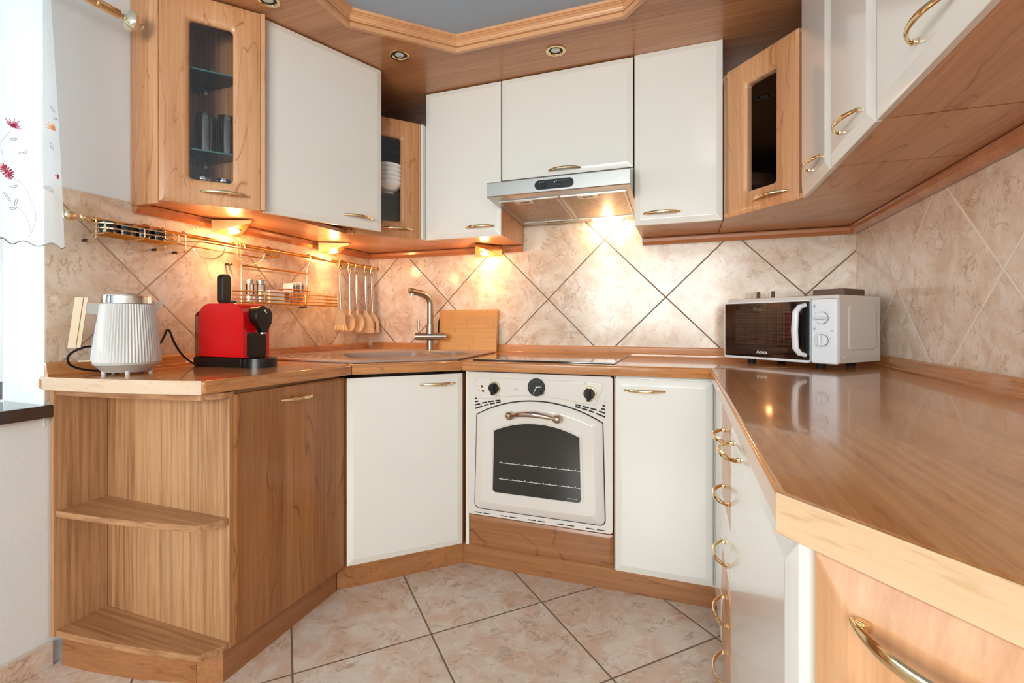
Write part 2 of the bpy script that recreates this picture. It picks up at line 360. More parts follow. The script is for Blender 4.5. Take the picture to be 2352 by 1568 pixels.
def frame_panel(mb, x0, x1, z0, z1, op, mat, t=.022, ch=.02, cd_=.006, r=.012):
    ax0, az0, ax1, az1 = op
    rings = [rrect(ax0, az0, ax1, az1, r, t), rrect(x0, z0, x1, z1, .001, t), rrect(x0, z0, x1, z1, .002, cd_), rrect(x0+ch, z0+ch, x1-ch, z1-ch, .004, 0),
             rrect(ax0-.016, az0-.016, ax1+.016, az1+.016, r+.01, 0), rrect(ax0-.004, az0-.004, ax1+.004, az1+.004, r+.003, .006), rrect(ax0, az0, ax1, az1, r, .012), rrect(ax0, az0, ax1, az1, r, t)]
    mb.loft(rings, mat, (False, False))
def handle(parent, x, z, y=0, l=.142, h=.027, name='handle'):
    mb = MB(); n = 20; pts = []; rs = []
    for i in range(n+1):
        s = -1+2*i/n; pts.append((x+s*l/2, y-.0055-(h-.0015)*(1-abs(s)**2.2), z)); rs.append(.0058*(1-.45*abs(s)**3))
    mb.tube(pts, rs, M['brass'], 10, flat=(1.0, .62))
    for s in (-1, 1): mb.box(x+s*(l/2-.008)-.005, x+s*(l/2-.008)+.005, y-.0075, y, z-.004, z+.004, M['brassp'], .0015)
    return mb.build(name, parent)
def wpoly(o, pts):  # room xy polygon -> local of thing o
    T = WT(o); return [tuple((T @ Vector((x, y, 0)))[:2]) for x, y in pts]

# ------------------------------------------------------------------ the room shell
XR = 2.414; YB = -4.7; ZC = 2.162; ZS = 2.106
mb = MB(); mb.box(-.45, XR+.15, YB-.15, .15, -.1, 0, M['tile_f']); fl = mb.build('floor', kind='structure')
mb = MB(); mb.box(-.45, XR+.15, YB-.15, .15, ZC, ZC+.1, M['ceil']); mb.build('ceiling', kind='structure')
mb = MB(); mb.box(0, XR, 0, .15, 0, 1.66, M['tile_b']); mb.box(0, XR, .006, .15, 1.66, ZC, M['plaster_s']); mb.build('wall_back', kind='structure')
# left wall with the window recess
wy0, wy1, wz0, wz1 = -2.85, -1.52, .765, 2.06
mb = MB(); mb.box(-.19, 0, wy1+.003, .15, .77, 1.403, M['tile_l']); mb.box(-.19, -.0015, wy1+.003, .15, .70, .77, M['plaster']); mb.box(-.2, -.0005, wy1, wy1+.003, .70, 1.403, M['plaster_s']); mb.box(-.2, -.006, wy1, .15, 1.403, ZC, M['plaster_s'])
mb.box(-.2, -.002, YB, .15, 0, .70, M['plaster']); mb.box(-.2, -.002, wy0, wy1, .70, .725, M['plaster'])
mb.box(-.2, -.006, wy0, wy1+.0, wz1, ZC, M['plaster_s']); mb.box(-.2, -.006, YB, wy0, .70, ZC, M['plaster_s'])
mb.build('wall_left', kind='structure')
mb = MB(); mb.box(XR, XR+.15, YB, .15, 0, 1.45, M['tile_r']); mb.box(XR+.004, XR+.15, YB, .15, 1.45, ZC, M['plaster_s']); mb.build('wall_right', kind='structure')
mb = MB()
mb.box(-.2, .3, YB-.15, YB, 0, ZC, M['plaster_s']); mb.box(2.35, XR+.15, YB-.15, YB, 0, ZC, M['plaster_s'])
mb.box(.3, 2.35, YB-.15, YB, 0, .8, M['plaster_s']); mb.box(.3, 2.35, YB-.15, YB, 2.05, ZC, M['plaster_s']); mb.build('wall_front', kind='structure')
def window(name, T, w, h, n):
    mb = MB(T)
    for a, b_ in ((0, .05), (w-.05, w)): mb.box(a, b_, 0, .06, 0, h, M['frame'], .004)
    for i in range(1, n): mb.box(w*i/n-.035, w*i/n+.035, 0, .06, 0, h, M['frame'], .004)
    mb.box(0, w, 0, .06, 0, .06, M['frame'], .004); mb.box(0, w, 0, .06, h-.06, h, M['frame'], .004)
    mb.box(.04, w-.04, .025, .03, .05, h-.05, M['glass'])
    return mb.build(name, kind='structure')
window('window_1', TR(-.20, wy0, wz0, R(90)), wy1-wy0, wz1-wz0, 2)
window('window_2', TR(2.35, YB-.06, .8, R(180)), 2.05, 1.25, 3)
# window recess jamb faces lie in the wall thickness; dark sill board
mb = MB(); mb.box(-.2, .022, wy0-.0, wy1+.012, .725, .762, M['sill'], .004); o = mb.build('trim_1', kind='structure')
mb = MB()
mb.box(0, .009, YB+.02, -1.502, 0, .07, M['tile_f'], .002); mb.build('baseboard_left', kind='structure')

# ------------------------------------------------------------------ soffit with crown moulding
inner = [(.567, -1.20), (.567, -.893), (.867, -.601), (1.536, -.601), (1.84, -.905), (1.84, -1.86), (1.96, -1.98)]
so = thing('soffit', 'wood veneer soffit board under the ceiling running above all the wall cabinets', 'soffit', (0, 0, ZS))
T = WT(so); mb = MB(T)
mb.prism([(0, -1.33), (.15, -1.33), (.567, -1.20), (.567, -.893), (0, -.893)], ZS, ZS+.018, M['sof_x'])
mb.prism([(0, -.893), (.567, -.893), (.867, -.601), (.867, 0), (0, 0)], ZS, ZS+.018, M['sof_x'])
mb.prism([(.867, 0), (.867, -.601), (1.536, -.601), (1.60, -.665), (XR, 0)], ZS, ZS+.018, M['sof_x'])
mb.prism([(XR, 0), (1.60, -.665), (1.84, -.905), (1.84, -1.86), (1.96, -1.98), (XR, -1.98)], ZS, ZS+.018, M['sof_x'])
mb.build('soffit_board', so)
prof = [(.012, -.004), (-.004, -.004), (-.006, -.002), (-.006, .011), (.001, .0125), (.001, .016), (-.006, .0175), (-.008, .021), (-.006, .0245), (-.004, .026), (-.006, .033), (-.012, .039), (-.017, .041), (-.017, .0445), (-.022, .046), (-.024, .056), (.012, .056)]
pth = [(.15, -1.335)]+inner
ctr = (1.2, -1.4)
def off_poly(pts, d, closed=False):
    out = []; n = len(pts)
    for i, p in enumerate(pts):
        a = pts[i-1] if (i > 0 or closed) else None; b_ = pts[(i+1) % n] if (i < n-1 or closed) else None
        ns = []
        for u, v in ((a, p), (p, b_)):
            if u is None or v is None: continue
            dx, dy = v[0]-u[0], v[1]-u[1]; l = math.hypot(dx, dy) or 1; ns.append((dy/l, -dx/l))
        nx = sum(q[0] for q in ns)/len(ns); ny = sum(q[1] for q in ns)/len(ns); l = math.hypot(nx, ny)
        k = d/(l*l) if l else 0; out.append((p[0]+nx*k, p[1]+ny*k))
    return out
def moulding(path, prof, z, mat, parent=None, name='moulding', T=None, kind=None):
    rings = []
    offs = [off_poly(path, -q[0]) for q in prof]
    for i in range(len(path)): rings.append([(offs[k][i][0], offs[k][i][1], z+prof[k][1]) for k in range(len(prof))])
    mb = MB(T); mb.loft(rings, mat); return mb.build(name, parent, kind, 16)
moulding(pth, prof, ZS, M['mould'], so, 'crown_moulding', T)

# recessed downlights
def downlight(x, y, label):
    t = thing('ceiling_spotlight', label, 'spotlight', (x, y, ZS), 0, 'recessed spotlights in the wooden soffit')
    mb = MB(); mb.lathe([(.040, -.0005), (.040, -.004), (.036, -.006), (.030, -.005), (.027, -.001), (.027, -.0005)], M['brass'], 32); mb.build('rim', t)
    mb = MB(); mb.lathe([(.0265, -.001), (.022, -.0025), (.0205, -.001)], M['blackm'], 32); mb.build('collar', t)
    mb = MB(); mb.lathe([(.0195, -.0008), (.016, -.003), (.008, -.005), (.001, -.0055)], M['lampoff'], 24); mb.build('bulb', t)
downlight(.634, -.660, 'unlit recessed spotlight in the soffit left of the ceiling corner')
downlight(1.250, -.474, 'unlit recessed spotlight in the soffit above the extractor hood')
downlight(.398, -1.105, 'unlit recessed spotlight at the top edge above the left glass cabinet')

# ------------------------------------------------------------------ mouldings under the wall cabinets
wp = [(0, -.03), (.012, -.03), (.016, -.024), (.022, -.016), (.024, -.004), (.03, .0), (.0, .0)]
def wallmould(path, label):
    t = thing('cabinet_moulding', label, 'moulding', (path[0][0], path[0][1], 1.397))
    offs = [off_poly(path, q[0]) for q in wp]; T = WT(t)
    rings = [[(offs[k][i][0], offs[k][i][1], 1.397+wp[k][1]) for k in range(len(wp))] for i in range(len(path))]
    mb = MB(T); mb.loft(rings, M['mould2']); mb.build('moulding_strip', t, None, 16)
wallmould([(.003, -1.285), (.003, -.003), (.953, -.003)], 'wood moulding along the tiles under the left and left corner wall cabinets')
wallmould([(1.555, -.003), (XR-.003, -.003), (XR-.003, -1.95)], 'wood moulding along the tiles under the right hand wall cabinets')

# ------------------------------------------------------------------ base cabinets
ZB0, ZB1 = .10, .797
def cabinet(name, label, cat, loc, rz, group=None): return thing(name, label, cat, loc, rz, group)
# open end shelf
t = cabinet('open_shelf_unit', 'open wooden end shelf unit with curved shelves beside the window wall', 'shelf', (0, -1.37, 0), 0)
T = WT(t); mb = MB(T)
mb.box(.003, .02, -1.508, -1.37, .086, .805, M['lam_v'], .001); mb.build('side_panel', t)
mb = MB(T); mb.box(.02, .543, -1.37, -1.3535, .086, .805, M['lam_v'], .001); mb.build('back_panel', t)
def shelf_poly():
    p = [(.02, -1.37), (.02, -1.503)]
    for k in range(1, 12):
        u = k/12; x = .02+(.512-.02)*u; y = -1.503+(-1.438+1.503)*u; bb = .009*4*u*(1-u); p.append((x+.15*bb, y-bb))
    p += [(.510, -1.4385), (.516, -1.434), (.542, -1.385), (.542, -1.37)]
    return p
for z0, z1 in ((.086, .104), (.434, .452), (.788, .806)):
    mb = MB(T); mb.prism(shelf_poly(), z0, z1, M['lam_h'], .002); mb.build('shelf', t)
mb = MB(T); mb.prism([(.03, -1.37), (.03, -1.492), (.12, -1.486), (.30, -1.457), (.472, -1.413), (.472, -1.37)], 0, .086, M['wood_dh']); mb.build('plinth', t)

def door(t, name, x0, x1, z0, z1, mat, hx=None, hz=None, **k):
    mb = MB(); panel(mb, x0, x1, z0, z1, mat, **k); d = mb.build(name, t)
    if hx is not None: handle(d, hx, hz)
    return d
# wooden door cabinet on the left
t = cabinet('base_cabinet', 'brown wooden door base cabinet between the open shelf and the sink corner', 'cabinet', (.556, -1.362, 0), R(90))
mb = MB(); mb.box(.012, .455, .021, .54, ZB0-.01, .805, M['lam_v']); mb.build('body', t)
door(t, 'door', .004, .462, .092, .797, M['wood_dv'], .226, .757, ch=.006, cd_=.002)
# corner sink cabinet
t = cabinet('corner_cabinet', 'cream corner base cabinet set diagonally under the sink', 'cabinet', (.571, -.913, 0), R(44.4))
mb = MB(); mb.prism(wpoly(t, [(.575, -.893), (.888, -.588), (.888, -.02), (.02, -.02), (.02, -.893)]), ZB0-.01, .79, M['wood_dv']); mb.build('body', t)
door(t, 'door', .003, .452, .098, .793, M['white'], .344, .757)
# oven housing
t = cabinet('oven_housing', 'wooden oven housing cabinet with horizontal grain panel below the oven', 'cabinet', (.897, -.6, 0), 0)
mb = MB(); mb.box(.001, .010, .018, .56, ZB0, .805, M['wood_v'], .001); mb.build('side_panel', t)
mb = MB(); mb.box(.603, .606, .008, .56, ZB0-.01, .805, M['wood_dv']); mb.build('side_panel', t)
mb = MB(); mb.box(.0105, .0235, .002, .04, ZB0, .803, M['white'], .001); o = mb.build('filler_strip', t); o['label'] = 'cream filler strip'
mb = MB(); mb.box(.02, .603, .03, .56, ZB0, .222, M['dark']); mb.build('body', t)
mb = MB(); panel(mb, .025, .602, .101, .224, M['wood_dh'], ch=.012, cd_=.004); mb.build('lower_panel', t)
# cream cabinet right of the oven
t = cabinet('base_cabinet', 'narrow cream base cabinet right of the oven', 'cabinet', (1.504, -.6, 0), 0)
mb = MB(); mb.box(0, .36, .021, .58, ZB0-.01, .805, M['white']); mb.build('body', t)
door(t, 'door', .001, .330, .099, .797, M['white'], .104, .757)
# right run
t = cabinet('base_cabinet', 'narrow cream base cabinet in the right corner beside the drawers', 'cabinet', (1.838, -.603, 0), R(-90))
mb = MB(); mb.box(.022, .305, .021, .57, ZB0-.01, .805, M['white']); mb.build('body', t)
door(t, 'door', .002, .303, .099, .797, M['white'], None, None, ch=.01, cd_=.003)
t = cabinet('drawer_cabinet', 'stack of five drawers in wood and cream under the right worktop', 'drawers', (1.838, -.91, 0), R(-90))
mb = MB(); mb.box(0, .308, .021, .57, ZB0-.01, .805, M['white']); mb.build('body', t)
for i, mt in enumerate(('wood_v', 'wood_v', 'white', 'wood_v', 'wood_v')):
    z1 = .797-i*.1395
    d = door(t, 'drawer', .002, .306, z1-.137, z1, M[mt], .205, z1-.068, ch=.016)
    if mt == 'white': d['label'] = 'cream drawer front'
t = cabinet('base_cabinet', 'wide cream base cabinet in the right foreground under the worktop edge', 'cabinet', (1.834, -1.222, 0), R(-90))
mb = MB(); mb.box(0, .63, .021, .57, ZB0-.01, .805, M['white']); mb.build('body', t)
door(t, 'door', .002, .632, .099, .797, M['white'], .15, .757, ch=.028, cd_=.007)
t = cabinet('base_cabinet', 'wooden end cabinet set at an angle in the right foreground with a large handle', 'cabinet', (1.842, -1.872, 0), R(-49))
mb = MB(); mb.prism(wpoly(t, [(1.868, -1.872), (XR-.01, -1.872), (XR-.01, -2.50), (2.395, -2.50)]), ZB0-.01, .805, M['lam_v']); mb.build('body', t)
door(t, 'door', .002, .80, .099, .797, M['wood_v'], .115, .762, ch=.03, cd_=.009)
# plinths
def plinth(poly, label, mat='wood_dh'):
    c = poly[0]; t = thing('plinth', label, 'plinth', (c[0], c[1], 0)); mb = MB(WT(t)); mb.prism(poly, 0, .0895, M[mat]); mb.build('board', t)
M['wood_dy'] = wood('alder_shaded_crosswise', srgb(180, 122, 76), srgb(126, 74, 38), 1)  # shaded alder again: dimmer light down here is part of the colour
plinth([(.474, -1.413), (.537, -1.385), (.522, -.907), (.505, -.90), (.505, -1.36), (.474, -1.37)], 'wooden plinth under the wooden door base cabinet', 'wood_dy')
plinth([(.522, -.9045), (.877, -.5565), (.86, -.54), (.505, -.89)], 'wooden plinth under the diagonal sink corner cabinet')
plinth([(.879, -.556), (1.884, -.552), (1.884, -.53), (.87, -.53)], 'wooden plinth under the oven and cream cabinet')
plinth([(1.886, -.553), (1.886, -1.90), (1.905, -1.90), (1.905, -.553)], 'wooden plinth under the right hand cabinets', 'wood_dy')

# ------------------------------------------------------------------ worktops
Z0, ZT = .808, .845
def worktop(poly, label, mat, strips=(), holes=None, bands=(), plugs=()):
    c = poly[0]; t = thing('worktop', label, 'worktop', (c[0], c[1], Z0)); T = WT(t)
    mb = MB(T)
    if holes is None: mb.prism(poly, Z0, ZT, mat, .007, mode='h')
    else: mb.prism(poly, Z0, ZT, mat, .007, mode='h')
    mb.build('slab', t)
    for x0, x1, y0, y1 in strips:
        m2 = MB(T); along_y = (y1-y0) > (x1-x0)
        nx = Vector((0, 0))
        if along_y:
            s = 1 if x0 < 1 else -1; a, b_ = (x0, x1) if s > 0 else (x1, x0)
            pr = [(a, ZT-.001), (b_+s*.004, ZT-.001), (b_+s*.004, ZT+.004), (b_, ZT+.008), (b_-s*.004, ZT+.034), (b_-s*.010, ZT+.0385), (a, ZT+.0385)]
            m2.loft([[(px, y, pz) for px, pz in pr] for y in (y0, y1)], M['top_y'])
        else:
            pr = [(y1, ZT-.001), (y0-.004, ZT-.001), (y0-.004, ZT+.004), (y0, ZT+.008), (y0+.004, ZT+.034), (y0+.010, ZT+.0385), (y1, ZT+.0385)]
            m2.loft([[(x, py, pz) for py, pz in pr] for x in (x0, x1)], M['top_x'])
        m2.build('upstand', t)
    for poly2, mt in bands:
        m2 = MB(T); m2.prism(poly2, Z0, ZT, M[mt], .001); o = m2.build('edge_band', t); o['label'] = 'pale beech edge band'
    for (x, y, rz) in plugs:
        m2 = MB(T); m2.lathe([(.0085, 0), (.0085, .0012), (.007, .0018)], M['top_x'], 20, T=TR(x, y, .8265, rz) @ Matrix.Rotation(R(90), 4, 'X')); m2.build('screw_cover', t)
    return t
def arcl(off=0):
    p = []
    for k in range(15):
        u = k/14; x = .019+(.541-.019)*u; y = -1.535+.084*u; bb = .016*4*u*(1-u); p.append((x, y-bb+off))
    return p
worktop([(.002, -.94), (.002, -1.533)]+arcl(.0015)[1:]+[(.548, -1.44), (.600, -.921), (.40, -.76)], 'left worktop under the kettle and red coffee machine', M['top_y'],
        strips=[(.002, .016, -1.52, -.03)], bands=[(arcl(0)+arcl(.0014)[::-1], 'bandp')])
plug = Vector((.602, -.921)).lerp(Vector((.907, -.636)), .25); plug2 = Vector((.602, -.921)).lerp(Vector((.907, -.636)), .82)
worktop([(.002, -.938), (.40, -.758), (.602, -.920), (.907, -.636), (.80, -.5), (.80, -.002), (.002, -.002)], 'corner worktop around the stone sink', M['top_d'],
        strips=[(.02, .80, -.016, -.002)], plugs=[(plug.x+.0, plug.y-.0, R(43)), (plug2.x, plug2.y, R(43))])
worktop([(.909, -.636), (.802, -.5), (.802, -.002), (XR-.002, -.002), (XR-.002, -.30), (1.824, -.618)], 'back worktop carrying the black hob', M['top_x'],
        strips=[(.802, XR-.018, -.016, -.002)])
worktop([(1.824, -.62), (XR-.002, -.302), (XR-.002, -2.45), (2.30, -2.42), (1.822, -1.866)], 'large glossy right worktop in the foreground beside the microwave', M['top_y'],
        strips=[(XR-.016, XR-.002, -2.40, -.02)], bands=[([(1.8205, -1.8655), (2.3005, -2.4205), (2.2995, -2.4215), (1.8193, -1.8668)], 'band')])

# ------------------------------------------------------------------ wall cabinets
ZU0, ZU1 = 1.40, 2.10
def ubody(t, poly, z0=ZU0, z1=ZU1, mat='lam_v'):
    mb = MB(); mb.prism(wpoly(t, poly), z0, z1, M[mat]); mb.build('body', t)
def hollow(t, poly, z0, z1, open_edge, mat='lam_v', th=.016):
    """carcass of boards along every edge of poly except open_edge, plus top and bottom"""
    mb = MB(); P = wpoly(t, poly); n = len(P)
    for i in range(n):
        if i == open_edge: continue
        a = Vector(P[i]); b_ = Vector(P[(i+1) % n]); d = (b_-a); l = d.length; d.normalize()
        mb.box(0, l, 0, th, z0+.018, z1-.018, M[mat], T=TR(a.x, a.y, 0, math.atan2(d.y, d.x)))
    mb.prism(P, z0, z0+.018, M[mat]); mb.prism(P, z1-.018, z1, M[mat]); mb.build('carcass', t)
def glass_door(t, x0, x1, z0, z1, op, hx, hz, mat='wood_v'):
    mb = MB(); frame_panel(mb, x0, x1, z0, z1, op, M[mat]); d = mb.build('door', t)
    mb = MB(); mb.box(op[0]-.005, op[2]+.005, .013, .017, op[1]-.005, op[3]+.005, M['smoke']); mb.build('glass_pane', d)
    handle(d, hx, hz); return d
def glass_shelf(t, poly, z):
    mb = MB(); mb.prism(wpoly(t, poly), z, z+.006, M['shelfglass']); 
    s = mb.build('glass_shelf', t); return s
# U1 left angled glass cabinet
t = cabinet('wall_cabinet', 'tall glass door wall cabinet beside the window with drinking glasses inside', 'wall cabinet', (.136, -1.292, 0), R(49.8))
p1 = [(.004, -1.288), (.136, -1.288), (.327, -1.055), (.327, -1.05), (.004, -1.05)]
n1_ = (-math.sin(R(49.8)), math.cos(R(49.8)))
p1b = [(-.005, -1.288), (.128, -1.288), (.310, -1.062), (.310, -1.05), (-.005, -1.05)]
mb = MB()
P = wpoly(t, p1b)
def brd(mb, a, b_, z0, z1, mat, th=.016, side=1):
    if z0 == ZU0: z0 += .0165; z1 -= .0165
    a = Vector(a); b_ = Vector(b_); d = b_-a; l = d.length; mb.box(0, l, 0 if side > 0 else -th, th if side > 0 else 0, z0, z1, M[mat], T=TR(a.x, a.y, 0, math.atan2(d.y, d.x)))
brd(mb, P[0], P[1], 1.39, ZU1, 'wood_v'); mb.build('side_panel', t)
mb = MB(); brd(mb, P[3], P[4], ZU0, ZU1, 'lam_v'); brd(mb, P[4], wpoly(t, [(-.005, -1.2705)])[0], ZU0, ZU1, 'lam_v', .012)
P2 = wpoly(t, [(-.002, -1.2715), (.128, -1.2715), (.300, -1.062), (.310, -1.05), (-.002, -1.05)]); mb.prism(P2, ZU0, ZU0+.016, M['wood_h']); mb.prism(P2, ZU1-.016, ZU1-.002, M['lam_h']); mb.box(.296, .309, .0, .02, ZU0, ZU1-.002, M['wood_v'], .001); mb.build('carcass', t)
glass_door(t, .002, .294, 1.398, 2.098, (.084, 1.482, .210, 2.014), .187, 1.441)
for z in (1.86, 1.585):
    sp_ = [(.018, -1.27), (.12, -1.27), (.285, -1.068), (.018, -1.068)]
    s = glass_shelf(t, sp_, z)
    e = MB(); pl = wpoly(t, [(.118, -1.2725), (.288, -1.0665)]); a = Vector(pl[0]); b_ = Vector(pl[1]); e.tube([(a.x, a.y, z+.003), (b_.x, b_.y, z+.003)], .0032, M['glassedge'], 6); e.build('glass_edge', s)
    mb = MB(); c = wpoly(t, [(.06, -1.07)])[0]; mb.ball((c[0], c[1], z-.006), .007, M['porcelain']); mb.build('shelf_pin', t)
mb = MB(); c = wpoly(t, [(.095, -1.262)])[0]; mb.box(c[0]-.005, c[0]+.05, c[1]+.0, c[1]+.035, 2.03, 2.062, M['mwbody'], .003); mb.build('hanging_bracket', t)
tp = thing('drinking_glass', 'tall clear glass upside down on the glass shelf, left one', 'glass', (.10, -1.20, 1.592), 0, 'glasses in the left wall cabinet')
mb = MB(); mb.lathe([(.028, 0), (.031, .06), (.033, .12), (.030, .135), (.012, .138), (.012, .132), (.028, .13), (.029, .06), (.026, .0)], M['tumbler'], 24, cap=(False, False)); mb.build('tumbler', tp)
copytree(tp, (.158, -1.145, 1.592), 0, 'tall clear glass on the glass shelf, middle one')
copytree(tp, (.212, -1.105, 1.592), 0, 'tall clear glass on the glass shelf, nearest the door hinge')
tp = thing('glass_jar', 'small clear jar with clip rim on the cabinet floor, left one', 'jar', (.10, -1.20, 1.417), 0, 'jars in the left wall cabinet')
mb = MB(); mb.lathe([(.026, 0), (.03, .01), (.03, .06), (.024, .068), (.024, .078)], M['tumbler'], 24, cap=(True, False)); mb.build('jar_body', tp)
mb = MB(); mb.lathe([(.026, .079), (.027, .082), (.026, .090), (.022, .092)], M['chrome'], 24); mb.build('jar_lid', tp)
copytree(tp, (.150, -1.150, 1.417), 0, 'small clear jar with clip rim on the cabinet floor, middle one')
copytree(tp, (.195, -1.105, 1.417), 0, 'small clear jar with clip rim on the cabinet floor, right one')
# U2 white door standing ajar
t = cabinet('wall_cabinet', 'wide cream wall cabinet on the left wall with its door ajar', 'wall cabinet', (.31, -1.0485, 0), R(90))
za_, zc_ = ZU0+.0165, ZU1-.0165; mb = MB(); mb.box(.0, .457, .002, .306, ZU0, ZU0+.016, M['wood_h']); mb.box(.0, .457, .004, .306, ZU1-.016, ZU1, M['lam_h']); mb.box(0, .016, .002, .305, za_, zc_, M['wood_v']); mb.box(.441, .457, .002, .305, za_, zc_, M['lam_v']); mb.box(.0165, .4405, .29, .305, za_, zc_, M['lam_v']); mb.build('carcass', t)
d = bpy.data.objects.new('door_holder', None)
mb = MB(Matrix.Translation((.006, -.006, 0)) @ Matrix.Rotation(R(-22.3), 4, 'Z')); panel(mb, .0, .488, 1.397, 2.10, M['white']); d = mb.build('door', t); d['label'] = 'cream door hanging ajar'
mb = MB(); n = 20; pts = []; rs = []
for i in range(n+1):
    s = -1+2*i/n; pts.append((.376+s*.071, -.004-.027*(1-abs(s)**2.2), 1.441)); rs.append(.0058*(1-.45*abs(s)**3))
mb.T = Matrix.Translation((.006, -.006, 0)) @ Matrix.Rotation(R(-22.3), 4, 'Z'); mb.tube(pts, rs, M['brass'], 10, flat=(1, .62)); mb.build('handle', d)
# U3 left corner glass cabinet
t = cabinet('wall_cabinet', 'shorter glass door corner wall cabinet with white bowls left of the hood', 'wall cabinet', (.345, -.595, 0), R(48.2))
p3 = [(.02, -.59), (.33, -.59), (.345, -.575), (.548, -.352), (.562, -.34), (.562, -.005), (.005, -.005), (.005, -.59)]
p3 = [(.005, -.59), (.33, -.588), (.548, -.352), (.562, -.338), (.562, -.005), (.005, -.005)]
P = wpoly(t, p3); mb = MB(); mb.prism(P, ZU0, ZU0+.016, M['wood_h']); mb.prism(P, 1.932, 1.948, M['lam_h'])
[brd(mb, P[i], P[(i+1) % 6], ZU0, 1.948, 'lam_v') for i in (0, 3, 4, 5)]; mb.build('carcass', t)
glass_door(t, .002, .305, 1.398, 1.950, (.085, 1.474, .222, 1.866), .206, 1.437)
mb = MB(); mb.box(.306, .3155, .002, .016, 1.399, 1.947, M['wood_v'], .001); mb.build('corner_strip', t)
glass_shelf(t, [(.04, -.56), (.33, -.55), (.51, -.345), (.51, -.04), (.04, -.04)], 1.60)
bowl0 = None
for i in range(5):
    lab = ['lowest white bowl of the stack behind glass in the left corner cabinet', 'second white bowl from the bottom of the stack behind glass', 'middle white bowl of the stack behind glass', 'second white bowl from the top of the stack behind glass', 'topmost white bowl of the stack behind glass'][i]
    if bowl0 is None:
        bowl0 = thing('bowl', lab, 'bowl', (.418, -.43, 1.607), 0, 'stacked bowls in the corner cabinet')
        mb = MB(); mb.lathe([(.028, 0), (.03, .006), (.05, .018), (.068, .042), (.070, .052), (.067, .052), (.062, .04), (.045, .022), (.01, .014)], M['porcelain'], 32); mb.build('bowl_body', bowl0)
    else: copytree(bowl0, (.418, -.43, 1.607+.020*i), 0, lab)
# filler strip between corner cabinet and white cabinet, white cabinets on back wall
t = cabinet('wall_cabinet', 'cream wall cabinet left of the extractor hood', 'wall cabinet', (.567, -.335, 0), 0)
mb = MB(); mb.box(.003, .388, .021, .33, ZU0, ZU1, M['wood_v']); mb.build('body', t)
door(t, 'door', .001, .388, 1.397, 2.10, M['white'], .287, 1.441)
mb = MB(); mb.box(-.0155, -.002, -.020, .018, 1.398, 1.948, M['white'], .0015); o = mb.build('filler_strip', t); o['label'] = 'cream filler strip'
t = cabinet('wall_cabinet', 'wide cream flap wall cabinet directly above the extractor hood', 'wall cabinet', (.96, -.335, 0), 0)
mb = MB(); mb.box(.0, .582, .021, .33, 1.648, ZU1, M['wood_v']); mb.build('body', t)
door(t, 'door', .001, .582, 1.645, 2.10, M['white'], .293, 1.664)
t = cabinet('wall_cabinet', 'cream wall cabinet right of the extractor hood', 'wall cabinet', (1.548, -.335, 0), 0)
mb = MB(); mb.box(.004, .335, .021, .33, ZU0, ZU1, M['wood_v']); mb.build('body', t)
door(t, 'door', .0, .335, 1.40, 2.105, M['white'], .108, 1.444)
# U7 right corner glass cabinet
t = cabinet('wall_cabinet', 'shorter glass door corner wall cabinet right of the hood with dark jars', 'wall cabinet', (1.889, -.372, 0), R(-49.5))
p7 = [(1.886, -.354), (1.886, -.005), (XR-.005, -.005), (XR-.005, -.6045), (2.10, -.6045)]
P = wpoly(t, p7[::-1]); mb = MB(); mb.prism(P, ZU0, ZU0+.016, M['wood_h']); mb.prism(P, 1.932, 1.948, M['lam_h'])
for i in range(4): brd(mb, P[i], P[i+1], ZU0, 1.948, 'lam_v')
mb.build('carcass', t)
glass_door(t, .003, .302, 1.398, 1.950, (.092, 1.476, .214, 1.864), .201, 1.434)
glass_shelf(t, [(2.10, -.58), (2.38, -.58), (2.38, -.03), (1.915, -.03), (1.915, -.37)], 1.60)
jj = thing('storage_jar', 'dark jar with metal lid standing behind glass in the right corner cabinet, left one', 'jar', (2.035, -.415, 1.417), 0, 'dark jars in the right corner cabinet')
mb = MB(); mb.lathe([(.030, 0), (.032, .004), (.032, .06), (.028, .066)], M['black'], 24); mb.build('jar_body', jj)
mb = MB(); mb.lathe([(.031, .0665), (.032, .068), (.032, .088), (.029, .091)], M['chrome'], 24); mb.build('jar_lid', jj)
copytree(jj, (2.105, -.475, 1.417), 0, 'dark jar with metal lid standing behind glass in the right corner cabinet, right one')
# right run of white wall cabinets
for y0, w, hx, lab in ((-.605, .315, .205, 'cream wall cabinet on the right wall next to the glass corner cabinet'), (-.925, .30, .18, 'middle cream wall cabinet on the right wall with gold bow handle'), (-1.23, .60, .262, 'nearest wide cream wall cabinet at the upper right edge')):
    t = cabinet('wall_cabinet', lab, 'wall cabinet', (2.09, y0, 0), R(-90))
    mb = MB(); mb.box(.0, w, .021, .32, ZU0, ZU1, M['wood_h'], .002); mb.build('body', t)
    door(t, 'door', .001, w-.001, 1.398, 2.10, M['white'], hx, 1.446, ch=.026, cd_=.008)

